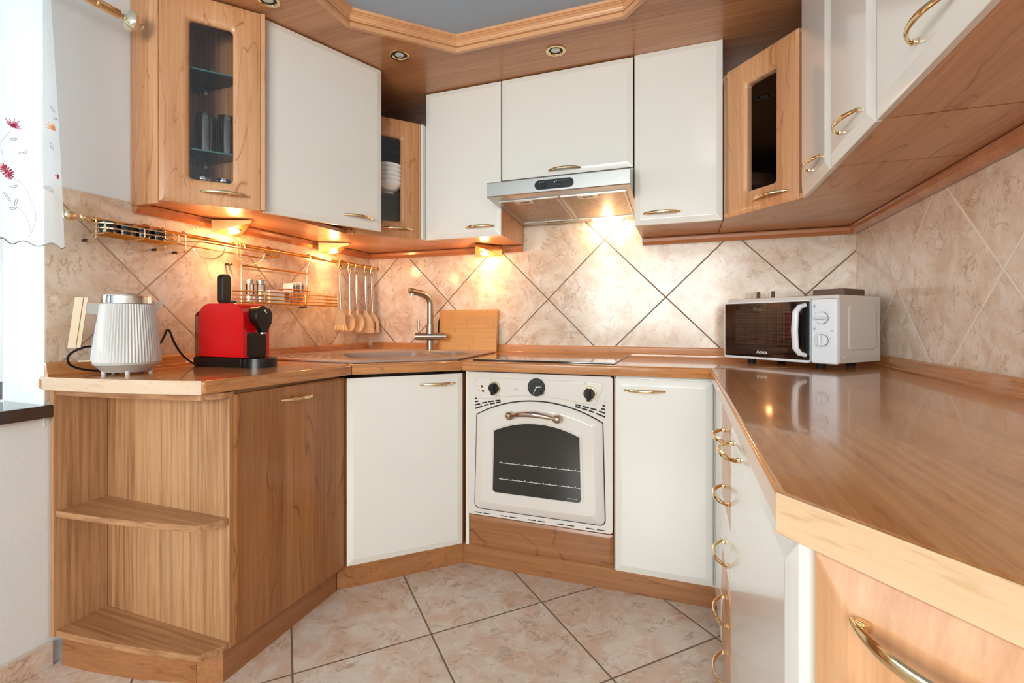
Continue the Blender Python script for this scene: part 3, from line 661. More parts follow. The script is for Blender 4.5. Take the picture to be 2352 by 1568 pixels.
# ------------------------------------------------------------------ extractor hood
t = thing('extractor_hood', 'slim stainless steel extractor hood over the hob', 'extractor hood', (.955, 0, 1.5))
T = WT(t); mb = MB(T); x0, x1 = .953, 1.545
pr = [(-.485, 1.530), (-.490, 1.533), (-.490, 1.588), (-.486, 1.592), (-.33, 1.640), (-.012, 1.640), (-.012, 1.500), (-.03, 1.497)]
def xprism(mb, pr, xa, xb, mat): mb.loft([[(x, y, z) for y, z in pr] for x in (xa, xb)], mat)
xprism(mb, pr, x0, x1, M['steel']); mb.build('housing', t)
def onb(y): return 1.530+(y+.485)*(1.497-1.530)/(.455)   # underside height
def under(mb, xa, xb, ya, yb, d0, d1, mat): mb.loft([[(xa, ya, onb(ya)-d0), (xb, ya, onb(ya)-d0), (xb, yb, onb(yb)-d0), (xa, yb, onb(yb)-d0)], [(xa, ya, onb(ya)-d1), (xb, ya, onb(ya)-d1), (xb, yb, onb(yb)-d1), (xa, yb, onb(yb)-d1)]], mat)
for k, (a, b_) in enumerate(((x0+.030, 1.246), (1.256, x1-.022))):
    mb = MB(T); under(mb, a+.008, b_-.008, -.42, -.093, .0005, .003, M['mesh']); f = mb.build('grease_filter', t)
    mb = MB(T)
    for q in ((a, a+.008, -.428, -.085), (b_-.008, b_, -.428, -.085), (a+.008, b_-.008, -.428, -.42), (a+.008, b_-.008, -.093, -.085)): under(mb, *q, .0004, .006, M['steel'])
    cx = (a+b_)/2-.02; under(mb, cx-.042, cx+.042, -.425, -.385, .006, .008, M['steel']); under(mb, cx-.02, cx+.02, -.409, -.399, .0081, .0086, M['blackm']); mb.build('filter_frame', f)
mb = MB(T); mb.loft([rrect(1.166, 1.5405, 1.328, 1.5785, .0185, y, 8) for y in (-.4905, -.4925)], M['black'])
for cx in (1.187, 1.196, 1.203, 1.258, 1.273, 1.281, 1.289, 1.297): mb.box(cx-.0014, cx+.0014, -.4932, -.4924, 1.5685, 1.5715, M['printw'])
cp = mb.build('control_strip', t)
mb = MB(T)
for cx in (1.205, 1.266):
    mb = MB(T); mb.box(cx-.008, cx+.008, -.499, -.4926, 1.5485, 1.5625, M['black'], .002); mb.build('slider_knob', cp)
mb = MB(T)
mb.lathe([(.003, 0), (.003, .0006)], M['printw'], 12, T=TR(1.250, -.4926, 1.566) @ Matrix.Rotation(R(90), 4, 'X')); mb.build('fan_symbol', cp)
mb = MB(T); under(mb, 1.33, 1.46, -.068, -.028, .0005, .006, M['lamp']); o = mb.build('lit_lamp_cover', t)
mb = MB(T); mb.lathe([(.042, -.001), (.042, -.004), (.036, -.006)], M['nickel'], 28, T=TR(1.14, -.055, onb(-.055), rx=R(-4)) @ Matrix.Diagonal((1, .45, 1, 1))); mb.build('unlit_lamp_cover', t)
def pl(name, loc, power, rad, col=(1, .60, .28)):
    l = bpy.data.lights.new(name, 'POINT'); l.energy = power; l.color = col; l.shadow_soft_size = rad
    o = bpy.data.objects.new(name, l); COL.objects.link(o); o.location = loc; return o
def spot(name, loc, rot, power, rad, ang, col=(1, .60, .28)):
    l = bpy.data.lights.new(name, 'SPOT'); l.energy = power; l.color = col; l.shadow_soft_size = rad; l.spot_size = ang; l.spot_blend = .8
    o = bpy.data.objects.new(name, l); COL.objects.link(o); o.location = loc; o.rotation_euler = rot; return o
pl('hood_lamp', (1.395, -.055, 1.478), .7, .02, (1, .74, .46))

# ------------------------------------------------------------------ triangular under-cabinet lights
def tri_light(cx, cy, rz, label, power, rot=0):
    """local: wall at y=0, room at -y; base .14 along the wall, apex .15 out"""
    t = thing('under_cabinet_light', label, 'lamp', (cx, cy, 1.398), rz, 'triangular lights under the wall cabinets')
    P = [(-.062, -.031), (.062, -.031), (.0, -.165)] if rot == 0 else [(-.075, -.031), (.075, -.031), (-.02, -.165)]
    zz = [-.050, -.050, -.012]
    mb = MB(); mb.loft([[(x, y, -.002) for x, y in P], [(x, y, z) for (x, y), z in zip(P, zz)]], M['satin'])
    mb.build('housing', t)
    mb = MB(); c = Vector((sum(p[0] for p in P)/3, sum(p[1] for p in P)/3+.004, -.0385)); tilt = Matrix.Translation(c) @ Matrix.Rotation(R(-15.8), 4, 'X')
    mb.T = tilt; mb.lathe([(.027, .004), (.027, -.002), (.023, -.003)], M['brassp'], 24); mb.build('lamp_ring', t)
    mb = MB(tilt); mb.lathe([(.0225, -.0032), (.018, -.005)], M['lamp'], 24); mb.build('lamp_glass', t)
    w = Matrix.Translation((cx, cy, 1.398)) @ Matrix.Rotation(rz, 4, 'Z') @ (c+Vector((0, -.004, -.028)))
    pl('halogen', w, power*1.6, .016, (1, .47, .16))
    spot('halogen_beam', w, (0, 0, 0), power*3, .018, R(100), (1, .52, .20))
tri_light(0, -.962, R(90), 'lit triangular light under the left wall cabinets, nearer the window', 1.6)
tri_light(0, -.392, R(90), 'lit triangular light under the left wall cabinets, nearer the corner', 1.2)
tri_light(.772, 0, 0, 'lit triangular light on the back wall under the cream cabinet', 1.1, 1)


# ------------------------------------------------------------------ oven
t = thing('oven', 'white retro built-in oven with arched door and clock', 'oven', (.914, -.6, .227))
OW, OH = .583, .575
mb = MB(); mb.loft([rrect(0, 0, OW, OH, .012, y, 4) for y in (.022, .002)]+[rrect(.002, .002, OW-.002, OH-.002, .011, 0, 4)], M['enamel']); mb.box(.02, OW-.02, .022, .5, .01, .55, M['dark']); fpanel = mb
def arched(x0, z0, x1, zs, rise, r, y, n=24, ins=0):
    """outline: bottom rounded corners, shoulders at zs, arc of height rise on top"""
    x0 += ins; x1 -= ins; z0 += ins; zs -= ins*.4; w = x1-x0; h = rise-ins*.6
    Rr = (w*w/4+h*h)/(2*h); cz = zs+h-Rr; a = math.asin(min(1, w/2/Rr)); pts = []
    rr = r*.6
    for k in range(5):
        th = R(180+90*k/4); pts.append((x0+r+r*math.cos(th), y, z0+r+r*math.sin(th)))
    for k in range(5):
        th = R(270+90*k/4); pts.append((x1-r+r*math.cos(th), y, z0+r+r*math.sin(th)))
    for k in range(n+1):
        th = a*(1-2*k/n)*.965; pts.append(((x0+x1)/2+Rr*math.sin(th), y, cz+Rr*math.cos(th)))
    return pts
mb = MB(); mb.loft([arched(.0325, .0265, .5575, .4005, .0725, .022, y) for y in (-.0003, -.001)], M['blackm']); mb.build('door_gap_shade', t)  # black plate painted in for the shade in the gap round the door
mb = MB(); D0 = dict(x0=.036, z0=.030, x1=.554, zs=.398, rise=.070, r=.02)
mb.loft([arched(y=-.001, **D0), arched(y=-.003, **D0), arched(y=-.009, ins=.008, **D0), arched(y=-.0165, ins=.03, **D0), arched(y=-.017, ins=.034, **D0)], M['enamel']); od = mb.build('door', t)
G0 = dict(x0=.119, z0=.107, x1=.469, zs=.345, rise=.040, r=.012)
mb = MB(); G1 = dict(G0); G1.update(x0=.110, x1=.478, z0=.098, zs=.352, rise=.043, r=.018)
mb.loft([arched(y=-.0165, **G1), arched(y=-.0205, **G1), arched(y=-.0205, ins=.005, **G1), arched(y=-.0175, ins=.008, **G1)], M['enamel']); mb.build('window_rim', od)
mb = MB(); mb.loft([arched(y=-.0172, **G0), arched(y=-.0185, **G0)], M['ovenglass']); mb.build('window_glass', od)
for z in (.2245, .1615):
    mb = MB(); mb.tube([(.146, -.0192, z), (.468, -.0192, z)], .0011, M['printw'], 6)
    for k in range(13): mb.box(.153+k*.0245, .156+k*.0245, -.0199, -.0188, z, z+.0045, M['printw'])
    mb.build('oven_rack', od)
mb = MB(); pts = []; rs = []
for i in range(25):
    s = -1+2*i/24; pts.append((.290+s*.088, -.05-.012*(1-s*s), .416+.014*(1-s*s))); rs.append(.006+.0045*(1-s*s))
mb.tube(pts, rs, M['bronze'], 12)
for s in (-1, 1):
    mb.ball((.290+s*.094, -.040, .415), .0155, M['bronze'], 20, (1.2, 1, 1)); mb.tube([(.290+s*.094, -.016, .415), (.290+s*.094, -.04, .415)], [.014, .010], M['bronze'], 14)
mb.build('door_handle', od)
# control fascia with slightly raised outline
def fasc(ins, y):
    pts = []
    x0, x1, zt, zb, za = .033+ins, .548-ins, .553-ins, .466+ins, .488+ins
    for k in range(6): th = R(90+90*k/5); pts.append((x0+.02+.02*math.cos(th), y, zt-.02+.02*math.sin(th)))
    for k in range(6): th = R(180+75*k/5); pts.append((x0+.045+.026*math.cos(th), y, zb+.026+.026*math.sin(th)))
    for k in range(1, 20): s = -1+2*k/20; pts.append(((x0+x1)/2+s*((x1-x0)/2-.055), y, za-(za-zb)*s*s))
    for k in range(6): th = R(285+75*k/5); pts.append((x1-.045+.026*math.cos(th), y, zb+.026+.026*math.sin(th)))
    for k in range(6): th = R(0+90*k/5); pts.append((x1-.02+.02*math.cos(th), y, zt-.02+.02*math.sin(th)))
    return pts
mb = MB(); mb.loft([fasc(0, -.0003), fasc(0, -.0012), fasc(.003, -.0035), fasc(.005, -.0037)], M['enamel']); cf = mb.build('control_fascia', t)
Y90 = Matrix.Rotation(R(90), 4, 'X')
def knob(x, z):
    mb = MB(); mb.lathe([(.0265, 0), (.0265, .003), (.0245, .006), (.0235, .006)], M['brassp'], 32, T=Matrix.Translation((x, -.0037, z)) @ Y90)
    mb.lathe([(.0215, .006), (.021, .014), (.019, .016)], M['black'], 28, T=Matrix.Translation((x, -.0037, z)) @ Y90)
    mb.box(x-.0065, x+.0065, -.034, -.016, z-.027, z+.021, M['black'], .005, seg=3); mb.build('control_knob', cf)
knob(.121, .514); knob(.499, .511)
mb = MB(); mb.lathe([(.0345, 0), (.0345, .004), (.033, .005)], M['blackm'], 40, T=Matrix.Translation((.294, -.0037, .5245)) @ Y90)
ck = mb.build('clock', cf)
mb = MB(); yy = -.0090
for a, l in ((R(10), .021), (R(244), .028)):
    mb.box(0, l, yy-.0005, yy, -.0009, .0009, M['printw'], T=Matrix.Translation((.295, 0, .5245)) @ Matrix.Rotation(-a, 4, 'Y'))
    mb.lathe([(.0022, 0), (.0022, .0006)], M['printw'], 10, T=Matrix.Translation((.295+.010*math.cos(a), yy, .5245+.010*math.sin(a))) @ Y90)
mb.lathe([(.0034, 0), (.0034, .001)], M['printw'], 14, T=Matrix.Translation((.295, yy, .5245)) @ Y90)
mb.build('clock_hands', ck) if False else None
o = mb.build('clock_hand', cf)
mb = MB()
for k in range(12):
    a = k*math.pi/6; mb.box(.0255, .0285, -.0092, -.0088, -.0005, .0005, M['print'], T=Matrix.Translation((.294, 0, .5245)) @ Matrix.Rotation(-a, 4, 'Y'))
mb.build('clock_mark', cf)
mb = MB(); mb.lathe([(.007, 0), (.007, .014), (.005, .017), (.005, .02)], M['black'], 16, T=Matrix.Translation((.318, -.0085, .5055)) @ Y90); mb.build('clock_setter', cf)
for x, z in ((.066, .518), (.071, .4995)):
    mb = MB(); mb.ball((x, -.0045, z), .0048, M['ledred'], 12, (1, .6, 1)); mb.build('indicator_lamp', cf)
mb = fpanel
def slot(x0, z0, x1, z1, w=.0056):
    mb.tube([(x0, -.0004, z0), (x1, -.0004, z1)], w/2, M['blackm'], 8)
for sx, f in ((0, lambda x: x), (1, lambda x: .590-x)):
    for (a, za, b_, zb) in ((.035, .481, .0365, .4815), (.035, .467, .044, .468), (.035, .454, .049, .457), (.035, .441, .057, .447), (.035, .427, .067, .438), (.066, .4505, .088, .4555), (.094, .457, .118, .4615), (.124, .463, .145, .4655), (.075, .441, .094, .447), (.100, .4485, .121, .4535), (.127, .4555, .145, .459)): slot(f(a), za, f(b_), zb)
for a, b_ in ((.036, .064), (.073, .102), (.146, .175), (.184, .212), (.26, .29), (.299, .328), (.373, .402), (.411, .440), (.486, .516), (.525, .554)): slot(a, .0105, b_, .0105, .0035)
mb.build('front_panel', t)
def text(s, size, mat, parent, T, name='print', ext=.0002, bold=False, shear=0):
    c = bpy.data.curves.new('f', 'FONT'); c.body = s; c.size = size; c.extrude = ext; c.align_x = 'CENTER'; c.align_y = 'CENTER'; c.shear = shear
    if bold: c.offset = size*.018
    o = bpy.data.objects.new('f', c); COL.objects.link(o); dg = bpy.context.evaluated_depsgraph_get(); dg.update()
    me = bpy.data.meshes.new_from_object(o.evaluated_get(dg)); COL.objects.unlink(o); bpy.data.objects.remove(o)
    me.transform(T); me.materials.clear(); me.materials.append(mat); q = bpy.data.objects.new(name, me); COL.objects.link(q); q.parent = parent; return q
text('fri', .017, M['print'], cf, Matrix.Translation((.208, -.0038, .512)) @ Y90, shear=.5)
text('ESPERTO SMALVER', .0046, M['printw'], od, Matrix.Translation((.437, -.0187, .1185)) @ Y90)
mb = MB()
for (x, z) in ((.103, .547), (.128, .4825), (.139, .484), (.479, .545), (.484, .548), (.524, .505), (.490, .481), (.507, .483), (.052, .517), (.055, .499)): mb.box(x-.002, x+.002, -.0040, -.0037, z-.0016, z+.0016, M['print'])
mb.build('dial_symbols', cf)

# ------------------------------------------------------------------ hob
t = thing('hob', 'black glass ceramic hob set in the back worktop', 'hob', (.925, -.58, ZT)); T = WT(t)
mb = MB(T); mb.box(.925, 1.500, -.573, -.062, ZT+.0003, ZT+.006, M['bglass'], .0015); g = mb.build('glass_plate', t)
mb = MB(T)
for (x, y, r) in ((1.08, -.42, .09), (1.08, -.18, .072), (1.34, -.42, .072), (1.34, -.19, .09)):
    rg = [[(x+rr*math.cos(2*math.pi*k/40), y+rr*math.sin(2*math.pi*k/40), zz) for k in range(40)] for rr, zz in ((r, ZT+.0061), (r+.0015, ZT+.0062), (r+.0025, ZT+.0061))]
    mb.loft(rg, M['print'], (False, False))
mb.build('cooking_zone_ring', g)

# ------------------------------------------------------------------ sink and tap
t = thing('sink', 'speckled stone corner sink with drainer let into the worktop', 'sink', (.47, -.47, ZT)); T = WT(t)
outer = [(.575, -.868), (.872, -.585), (.835, -.10), (.80, -.055), (.22, -.05), (.055, -.20), (.05, -.80), (.10, -.845)]
def rect_d(cx, cy, a, b_, r=.03, n=4, ang=R(45)):
    pts = []
    for sx, sy, a0 in ((1, 1, 0), (-1, 1, 90), (-1, -1, 180), (1, -1, 270)):
        for k in range(n+1):
            th = R(a0+90*k/n); x = sx*(a/2-r)+r*math.cos(th); y = sy*(b_/2-r)+r*math.sin(th)
            pts.append((cx+x*math.cos(ang)-y*math.sin(ang), cy+x*math.sin(ang)+y*math.cos(ang)))
    return pts
import itertools
# rim as slab with bowls: boolean cut is done on the mesh directly
def bool_cut(ob, cutters):
    for c in cutters:
        md = ob.modifiers.new('b', 'BOOLEAN'); md.operation = 'DIFFERENCE'; md.object = c; md.solver = 'EXACT'
    dg = bpy.context.evaluated_depsgraph_get(); dg.update(); me = bpy.data.meshes.new_from_object(ob.evaluated_get(dg)); ob.modifiers.clear(); ob.data = me
    for c in cutters: bpy.data.objects.remove(c)
BZ = -.17
b1 = rect_d(.475, -.515, .36, .36); b2 = rect_d(.700, -.33, .15, .30, .025)
# the worktop and corner cabinet are opened for the bowls
cabs = [o for o in bpy.data.objects if o.get('label', '').startswith('corner worktop')][0]; slab = [c for c in cabs.children if c.name.startswith('slab')][0]
bodyc = [o for o in bpy.data.objects if o.get('label', '').startswith('cream corner base')][0]; bodym = [c for c in bodyc.children if c.name.startswith('body')][0]
bpy.context.view_layer.update()
def cutter(poly, z0, z1, off=.006):
    mb = MB(); cx = sum(p[0] for p in poly)/len(poly); cy = sum(p[1] for p in poly)/len(poly)
    k = 1+off/.15; mb.prism([(cx+(x-cx)*k, cy+(y-cy)*k) for x, y in poly], z0, z1, M['granite']); return mb.build('cut')
slab.modifiers.clear(); bool_cut(slab, [cutter(b1, .6, 1), cutter(b2, .6, 1)])
bodym.modifiers.clear(); bool_cut(bodym, [cutter(b1, .6, 1), cutter(b2, .6, 1)])
mb = MB(T); mb.prism(outer, ZT+.0004, ZT+.010, M['granite'], .004); rim = mb.build('rim', t); rim.modifiers.clear()
bpy.context.view_layer.update()
bool_cut(rim, [cutter(b1, .6, 1, 0), cutter(b2, .6, 1, 0)])
for poly, nm, dp in ((b1, 'bowl', .165), (b2, 'half_bowl', .10)):
    cx = sum(p[0] for p in poly)/len(poly); cy = sum(p[1] for p in poly)/len(poly)
    sc = lambda k, z: [(cx+(x-cx)*k, cy+(y-cy)*k, z) for x, y in poly]
    mb = MB(T); mb.loft([sc(1.015, ZT+.002), sc(1.015, ZT-dp-.004), sc(.93, ZT-dp-.004)], M['granite'], (False, True)); mb.loft([sc(1.0, ZT+.0098), sc(.985, ZT+.002), sc(.93, ZT-dp+.01), sc(.88, ZT-dp)], M['granite'], (False, True)); bo = mb.build(nm, t)
    mb = MB(T); mb.lathe([(.03, 0), (.03, .003), (.022, .001)], M['chrome'], 24, T=Matrix.Translation((cx, cy, ZT-dp+.0005))); mb.build('drain', bo)
mb = MB(T)
for k in range(7): mb.tube([(.11+.05*k, -.815, ZT+.0098), (.09+.028*k, -.62+.012*k, ZT+.0098)], .0045, M['granite'], 6)
mb.build('drainer_ridges', t)

t = thing('tap', 'brushed nickel mixer tap behind the sink', 'tap', (.489, -.15, ZT+.010), R(29)); mb = MB()
mb.lathe([(.024, 0), (.024, .004), (.0185, .006), (.0185, .052)], M['nickel'], 28); mb.build('base', t)
mb = MB(); mb.lathe([(.0185, -.077), (.019, -.075), (.019, .077), (.0185, .078)], M['nickel'], 24, T=Matrix.Translation((0, 0, .072)) @ Matrix.Rotation(R(90), 4, 'Y')); 
mb.lathe([(.0172, .0785), (.017, .082)], M['chrome'], 24, T=Matrix.Translation((0, 0, .072)) @ Matrix.Rotation(R(90), 4, 'Y')); mb.build('mixer_body', t)
mb = MB(); mb.tube([(-.058, -.002, .088), (-.060, -.002, .110)], .0035, M['nickel'], 8); mb.tube([(-.060, -.002, .104), (-.060, -.002, .160)], .0052, M['nickel'], 12); mb.build('lever', t)
mb = MB(); pts = [(0, 0, .085), (0, 0, .24)]
for k in range(1, 9):
    a = R(78*k/8); pts.append((-.055*(1-math.cos(a)), -.03*(1-math.cos(a)), .24+.055*math.sin(a)))
e_ = pts[-1]; pts.append((e_[0]-.062, e_[1]-.034, e_[2]+.014)); 
mb.tube(pts, [.0165, .0165]+[.0165]*8+[.0155], M['nickel'], 20); mb.lathe([(.0205, .085), (.0205, .118), (.019, .120), (.019, .138), (.017, .140)], M['nickel'], 24); mb.build('spout', t)
q = pts[-1]; mb = MB(); mb.lathe([(.0115, -.026), (.0115, -.006)], M['chrome'], 20, T=Matrix.Translation((q[0]+.014, q[1]+.008, q[2]-.002))); mb.build('aerator', t)

# ------------------------------------------------------------------ cutting board
t = thing('cutting_board', 'bamboo cutting board leaning on the back wall beside the tap', 'cutting board', (.655, -.05, ZT+.001))
mb = MB(Matrix.Rotation(R(-6), 4, 'X')); pts = []
nrow = 9
for i in range(nrow):
    z0 = .223*i/nrow; z1 = .223*(i+1)/nrow
    mb.box(-.168, .168, -.008, .008, z0, z1-.0001, M['bamboo'], .00025, seg=1)
random.seed(3)
for i in range(nrow):
    z0 = .223*i/nrow; z1 = .223*(i+1)/nrow
    for k in range(2): x = random.uniform(-.15, .15); mb.box(x-.0016, x+.0016, -.0081, -.0075, z0+.002, z1-.004, M['bambk'])
mb.build('board', t)
t = thing('knife', 'black handled knife leaning behind the tap beside the cutting board', 'knife', (.472, -.035, ZT+.001))
mb = MB(); mb.tube([(.006, 0, .09), (.008, .006, .16), (.010, .012, .178)], [.009, .010, .007], M['black'], 10, flat=(1, .7)); mb.build('knife_handle', t)
mb = MB(); mb.loft([[(.002, -.001, .0), (.012, -.001, .0), (.012, .001, .0), (.002, .001, .0)], [(-.002, -.001, .05), (.016, -.001, .05), (.016, .001, .05), (-.002, .001, .05)], [(.0, -.001, .092), (.014, -.001, .092), (.014, .001, .092), (.0, .001, .092)]], M['steel']); mb.build('blade', t)

# ------------------------------------------------------------------ microwave
t = thing('microwave', 'white microwave with black door standing in the right corner', 'microwave', (1.891, -.287, ZT), R(-41.4))
z0, z1 = .018, .246; mw, md = .418, .285
mb = MB(); mb.box(.004, mw-.004, .018, md, z0+.002, z1, M['mwbody'], .004); 
mb.build('casing', t)
mb = MB(); x = mw-.004; mb.loft([[(x-.0002, y, z) for (y, _, z) in [(p[0], 0, p[2]) for p in rrect(.05+i_, z0+.045+i_*.8, md-.03-i_, z1-.03-i_*.8, .02, 0)]] if False else [(x+dx, p[0], p[2]) for p in rrect(.07+i_, z0+.042+i_, md-.03-i_, z1-.03-i_, .02, 0)] for i_, dx in ((0, -.001), (.004, .0025), (.010, .003))], M['mwbody']); mb.build('side_pressing', t)
mb = MB(); mb.loft([[(x+dx, p[0], p[2]) for p in rrect(.04+i_, z0+.018+i_*.2, md-.015-i_, z0+.026-i_*.2, .003, 0)] for i_, dx in ((0, -.001), (.002, .0015))], M['mwbody']); mb.build('side_groove', t)
mb = MB(); mb.loft([rrect(0, z0, .332, z1-.012, .008, .0175), rrect(0, z0, .332, z1-.012, .008, .002), rrect(.002, z0+.002, .331, z1-.014, .006, 0)], M['mwwhite']); md_ = mb.build('door', t)
mb = MB(); mb.loft([rrect(.006, z0+.009, .331, z1-.019, .003, -.0002), rrect(.006, z0+.009, .331, z1-.019, .003, -.0012)], M['bglass']); mb.build('door_glass', md_)
mb = MB(); mb.loft([rrect(.052, z0+.056, .282, z0+.188, .004, -.0013), rrect(.052, z0+.056, .282, z0+.188, .004, -.0016)], M['dots']); mb.build('viewing_window', md_)
mb = MB(); mb.tube([(.318, -.003, z0+.196), (.310, -.022, z0+.190), (.302, -.032, z0+.172), (.300, -.034, z0+.11), (.302, -.032, z0+.05), (.310, -.022, z0+.032), (.318, -.003, z0+.026)], [.009, .011, .012, .0125, .012, .011, .009], M['mwwhite'], 14, flat=(.8, 1)); mb.build('door_handle', md_)
text('Amica', .0165, M['printw'], md_, Matrix.Translation((.160, -.0013, z0+.028)) @ Y90, bold=True)
mb = MB(); mb.loft([rrect(.334, z0, mw, z1-.012, .010, .0175), rrect(.334, z0, mw, z1-.012, .010, .004), rrect(.337, z0+.003, mw-.003, z1-.015, .010, 0), rrect(.339, z0+.005, mw-.012, z1-.018, .010, -.0005)], M['mwwhite']); cp = mb.build('control_panel', t)
for (kx, kz, ang, n_, rad) in ((.371, z0+.152, 0, 6, .031), (.371, z0+.078, 90, 20, .031)):
    mb = MB(); mb.lathe([(.0205, 0), (.0205, .0012), (.0195, .0012)], M['print'], 36, T=Matrix.Translation((kx, -.0006, kz)) @ Y90, cap=(False, False))
    mb.lathe([(.0192, .0004), (.0192, .006), (.0175, .008)], M['mwwhite'], 36, T=Matrix.Translation((kx, -.0006, kz)) @ Y90)
    mb.box(-.0185, .0185, -.021, -.008, -.0045, .0045, M['mwwhite'], .0035, T=Matrix.Translation((kx, 0, kz)) @ Matrix.Rotation(-R(ang), 4, 'Y'), seg=3); mb.build('dial', cp)
    mb = MB()
    for k in range(n_):
        a = R(-180+180*k/5) if n_ == 6 else R(90-360*k/n_)
        if n_ == 6: a = R(180-36*k)
        mb.box(.024, .0275, -.0009, -.0006, -.0005, .0005, M['print'], T=Matrix.Translation((kx, 0, kz)) @ Matrix.Rotation(-a, 4, 'Y'))
    mb.build('dial_scale', cp)
mb = MB()
for kz in (z0+.187, z0+.112):
    for q in ((.343, .351, kz, kz+.0006), (.343, .351, kz+.009, kz+.0096), (.343, .3436, kz, kz+.0096), (.3504, .351, kz, kz+.0096), (.3455, .3485, kz+.003, kz+.0065)): mb.box(q[0], q[1], -.0009, -.0006, q[2], q[3], M['print'])
mb.box(.398, .401, -.0009, -.0006, z0+.107, z0+.111, M['print']); mb.box(.4015, .404, -.0009, -.0006, z0+.107, z0+.111, M['print']); mb.build('panel_symbol', cp)
for fx, fy in ((.085, .05), (.34, .05), (.085, .24), (.34, .24)):
    mb = MB(); mb.lathe([(.012, .0), (.014, .004), (.018, .0195)], M['blackm'], 16, T=Matrix.Translation((fx, fy, 0))); mb.build('foot', t)
t = thing('plastic_tray', 'low clear plastic tray lying on top of the microwave', 'tray', (2.115, -.235, ZT+.247), R(-41.4))
mb = MB(); mb.loft([rrect(-.12, -.07, .10, .08, .012, 0)], M['glass'], (False, False)) if False else None
mb.loft([[(p[0], p[2], z) for p in rrect(-.13, -.07, .09, .08, .012, 0)] for z in (0, .030)], M['traypl'], (True, False)); mb.loft([[(p[0], p[2], .030) for p in rrect(-.134+i_, -.074+i_, .094-i_, .084-i_, .012, 0)] for i_ in (0, .004)], M['traypl'], (False, False)); mb.build('tray_body', t)
mb = MB()
for xx in (-.07, -.01): mb.box(xx-.006, xx+.006, -.068, -.062, .001, .029, M['brn'])
mb.build('tray_divider', t)
t = thing('flat_box', 'low dark brown box lying on the microwave against the corner', 'box', (2.247, -.286, ZT+.247), R(-41.4))
mb = MB(); mb.box(-.035, .075, -.04, .10, 0, .030, M['brn'], .004); mb.build('box_body', t)

# ------------------------------------------------------------------ kettle
t = thing('kettle', 'white ribbed electric kettle with steel lid ring on the left worktop', 'kettle', (.139, -1.383, ZT), R(58))
# local: +x = image right, -y = towards the camera
nr = 64; seg = nr*4; rings = []
for z, r in ((.034, .0815), (.038, .083), (.10, .077), (.16, .071), (.205, .0665), (.211, .0645)):
    rings.append([((r+((.0014)*math.cos(nr*2*math.pi*k/seg) if .036 < z < .21 else 0))*math.cos(2*math.pi*k/seg), (r+((.0014)*math.cos(nr*2*math.pi*k/seg) if .036 < z < .21 else 0))*math.sin(2*math.pi*k/seg), z) for k in range(seg)])
mb = MB(); mb.loft(rings, M['kettle']); kb = mb.build('ribbed_body', t)
mb = MB(); mb.lathe([(.060, .007), (.074, .022), (.0835, .030), (.0835, .035), (.081, .0365)], M['kettleg'], 48); mb.build('power_base', t)
for k in range(5):
    a = R(-90+72*k); mb = MB(); mb.lathe([(.006, 0), (.007, .012)], M['kettle'], 12, T=Matrix.Translation((.058*math.cos(a), .058*math.sin(a), 0))); mb.build('foot', t)
mb = MB(); mb.lathe([(.0645, .212), (.0655, .2125), (.0645, .234), (.062, .236), (.0615, .236)], M['chrome'], 48); mb.build('lid_ring', t)
mb = MB(); mb.lathe([(.0612, .2355), (.058, .2385), (.02, .240), (.001, .240)], M['kettle'], 40); mb.lathe([(.02, .240), (.019, .2425), (.001, .243)], M['black'], 24, T=Matrix.Translation((.01, .012, 0))); mb.build('lid', t)
mb = MB(); mb.loft([[(.055, -.022, .20), (.055, .022, .20), (.060, .016, .17), (.060, -.016, .17)], [(.078, -.010, .226), (.078, .010, .226), (.072, .006, .19), (.072, -.006, .19)], [(.090, -.004, .230), (.090, .004, .230), (.082, .003, .20), (.082, -.003, .20)]], M['kettle']); mb.build('spout', t)
mb = MB(); mb.loft([[(x, y, z) for y, z in ((-.011, zb), (.011, zb), (.011, zt), (-.011, zt))] for x, zb, zt in ((-.050, .172, .212), (-.07, .178, .212), (-.104, .184, .210))], M['kettleg']); mb.build('handle_arm', t)
mb = MB(); mb.loft([[(xc+px, py, z) for px, py in ((-.014, -.012), (.014, -.012), (.014, .012), (-.014, .012))] for xc, z in ((-.1215, .082), (-.105, .228))], M['champ']); mb.loft([[(xc+px, py, z) for px, py in ((.0035, -.0126), (.0055, -.0126), (.0055, .0126), (.0035, .0126))] for xc, z in ((-.1215, .0825), (-.105, .2275))], M['brassdk']); mb.build('handle_grip', t)
mb = MB(); mb.loft([[(xc, y, z) for y in (-.009, .009) for _ in (0,)]+[(xc+.012, y, z) for y in (.009, -.009)] for xc, z in ((-.0870, .045), (-.0715, .165))], M['mwwhite']); mb.loft([[(xc, y, z) for y in (-.004, .004)]+[(xc+.012, y, z) for y in (.004, -.004)] for xc, z in ((-.0868, .06), (-.0742, .155))], M['bluegl']); mb.build('water_window', t)
mb = MB(); mb.box(-.112, -.082, -.010, .010, .039, .045, M['champ'], .002); mb.box(-.084, -.078, -.006, .006, .036, .05, M['black']); mb.build('switch', t)
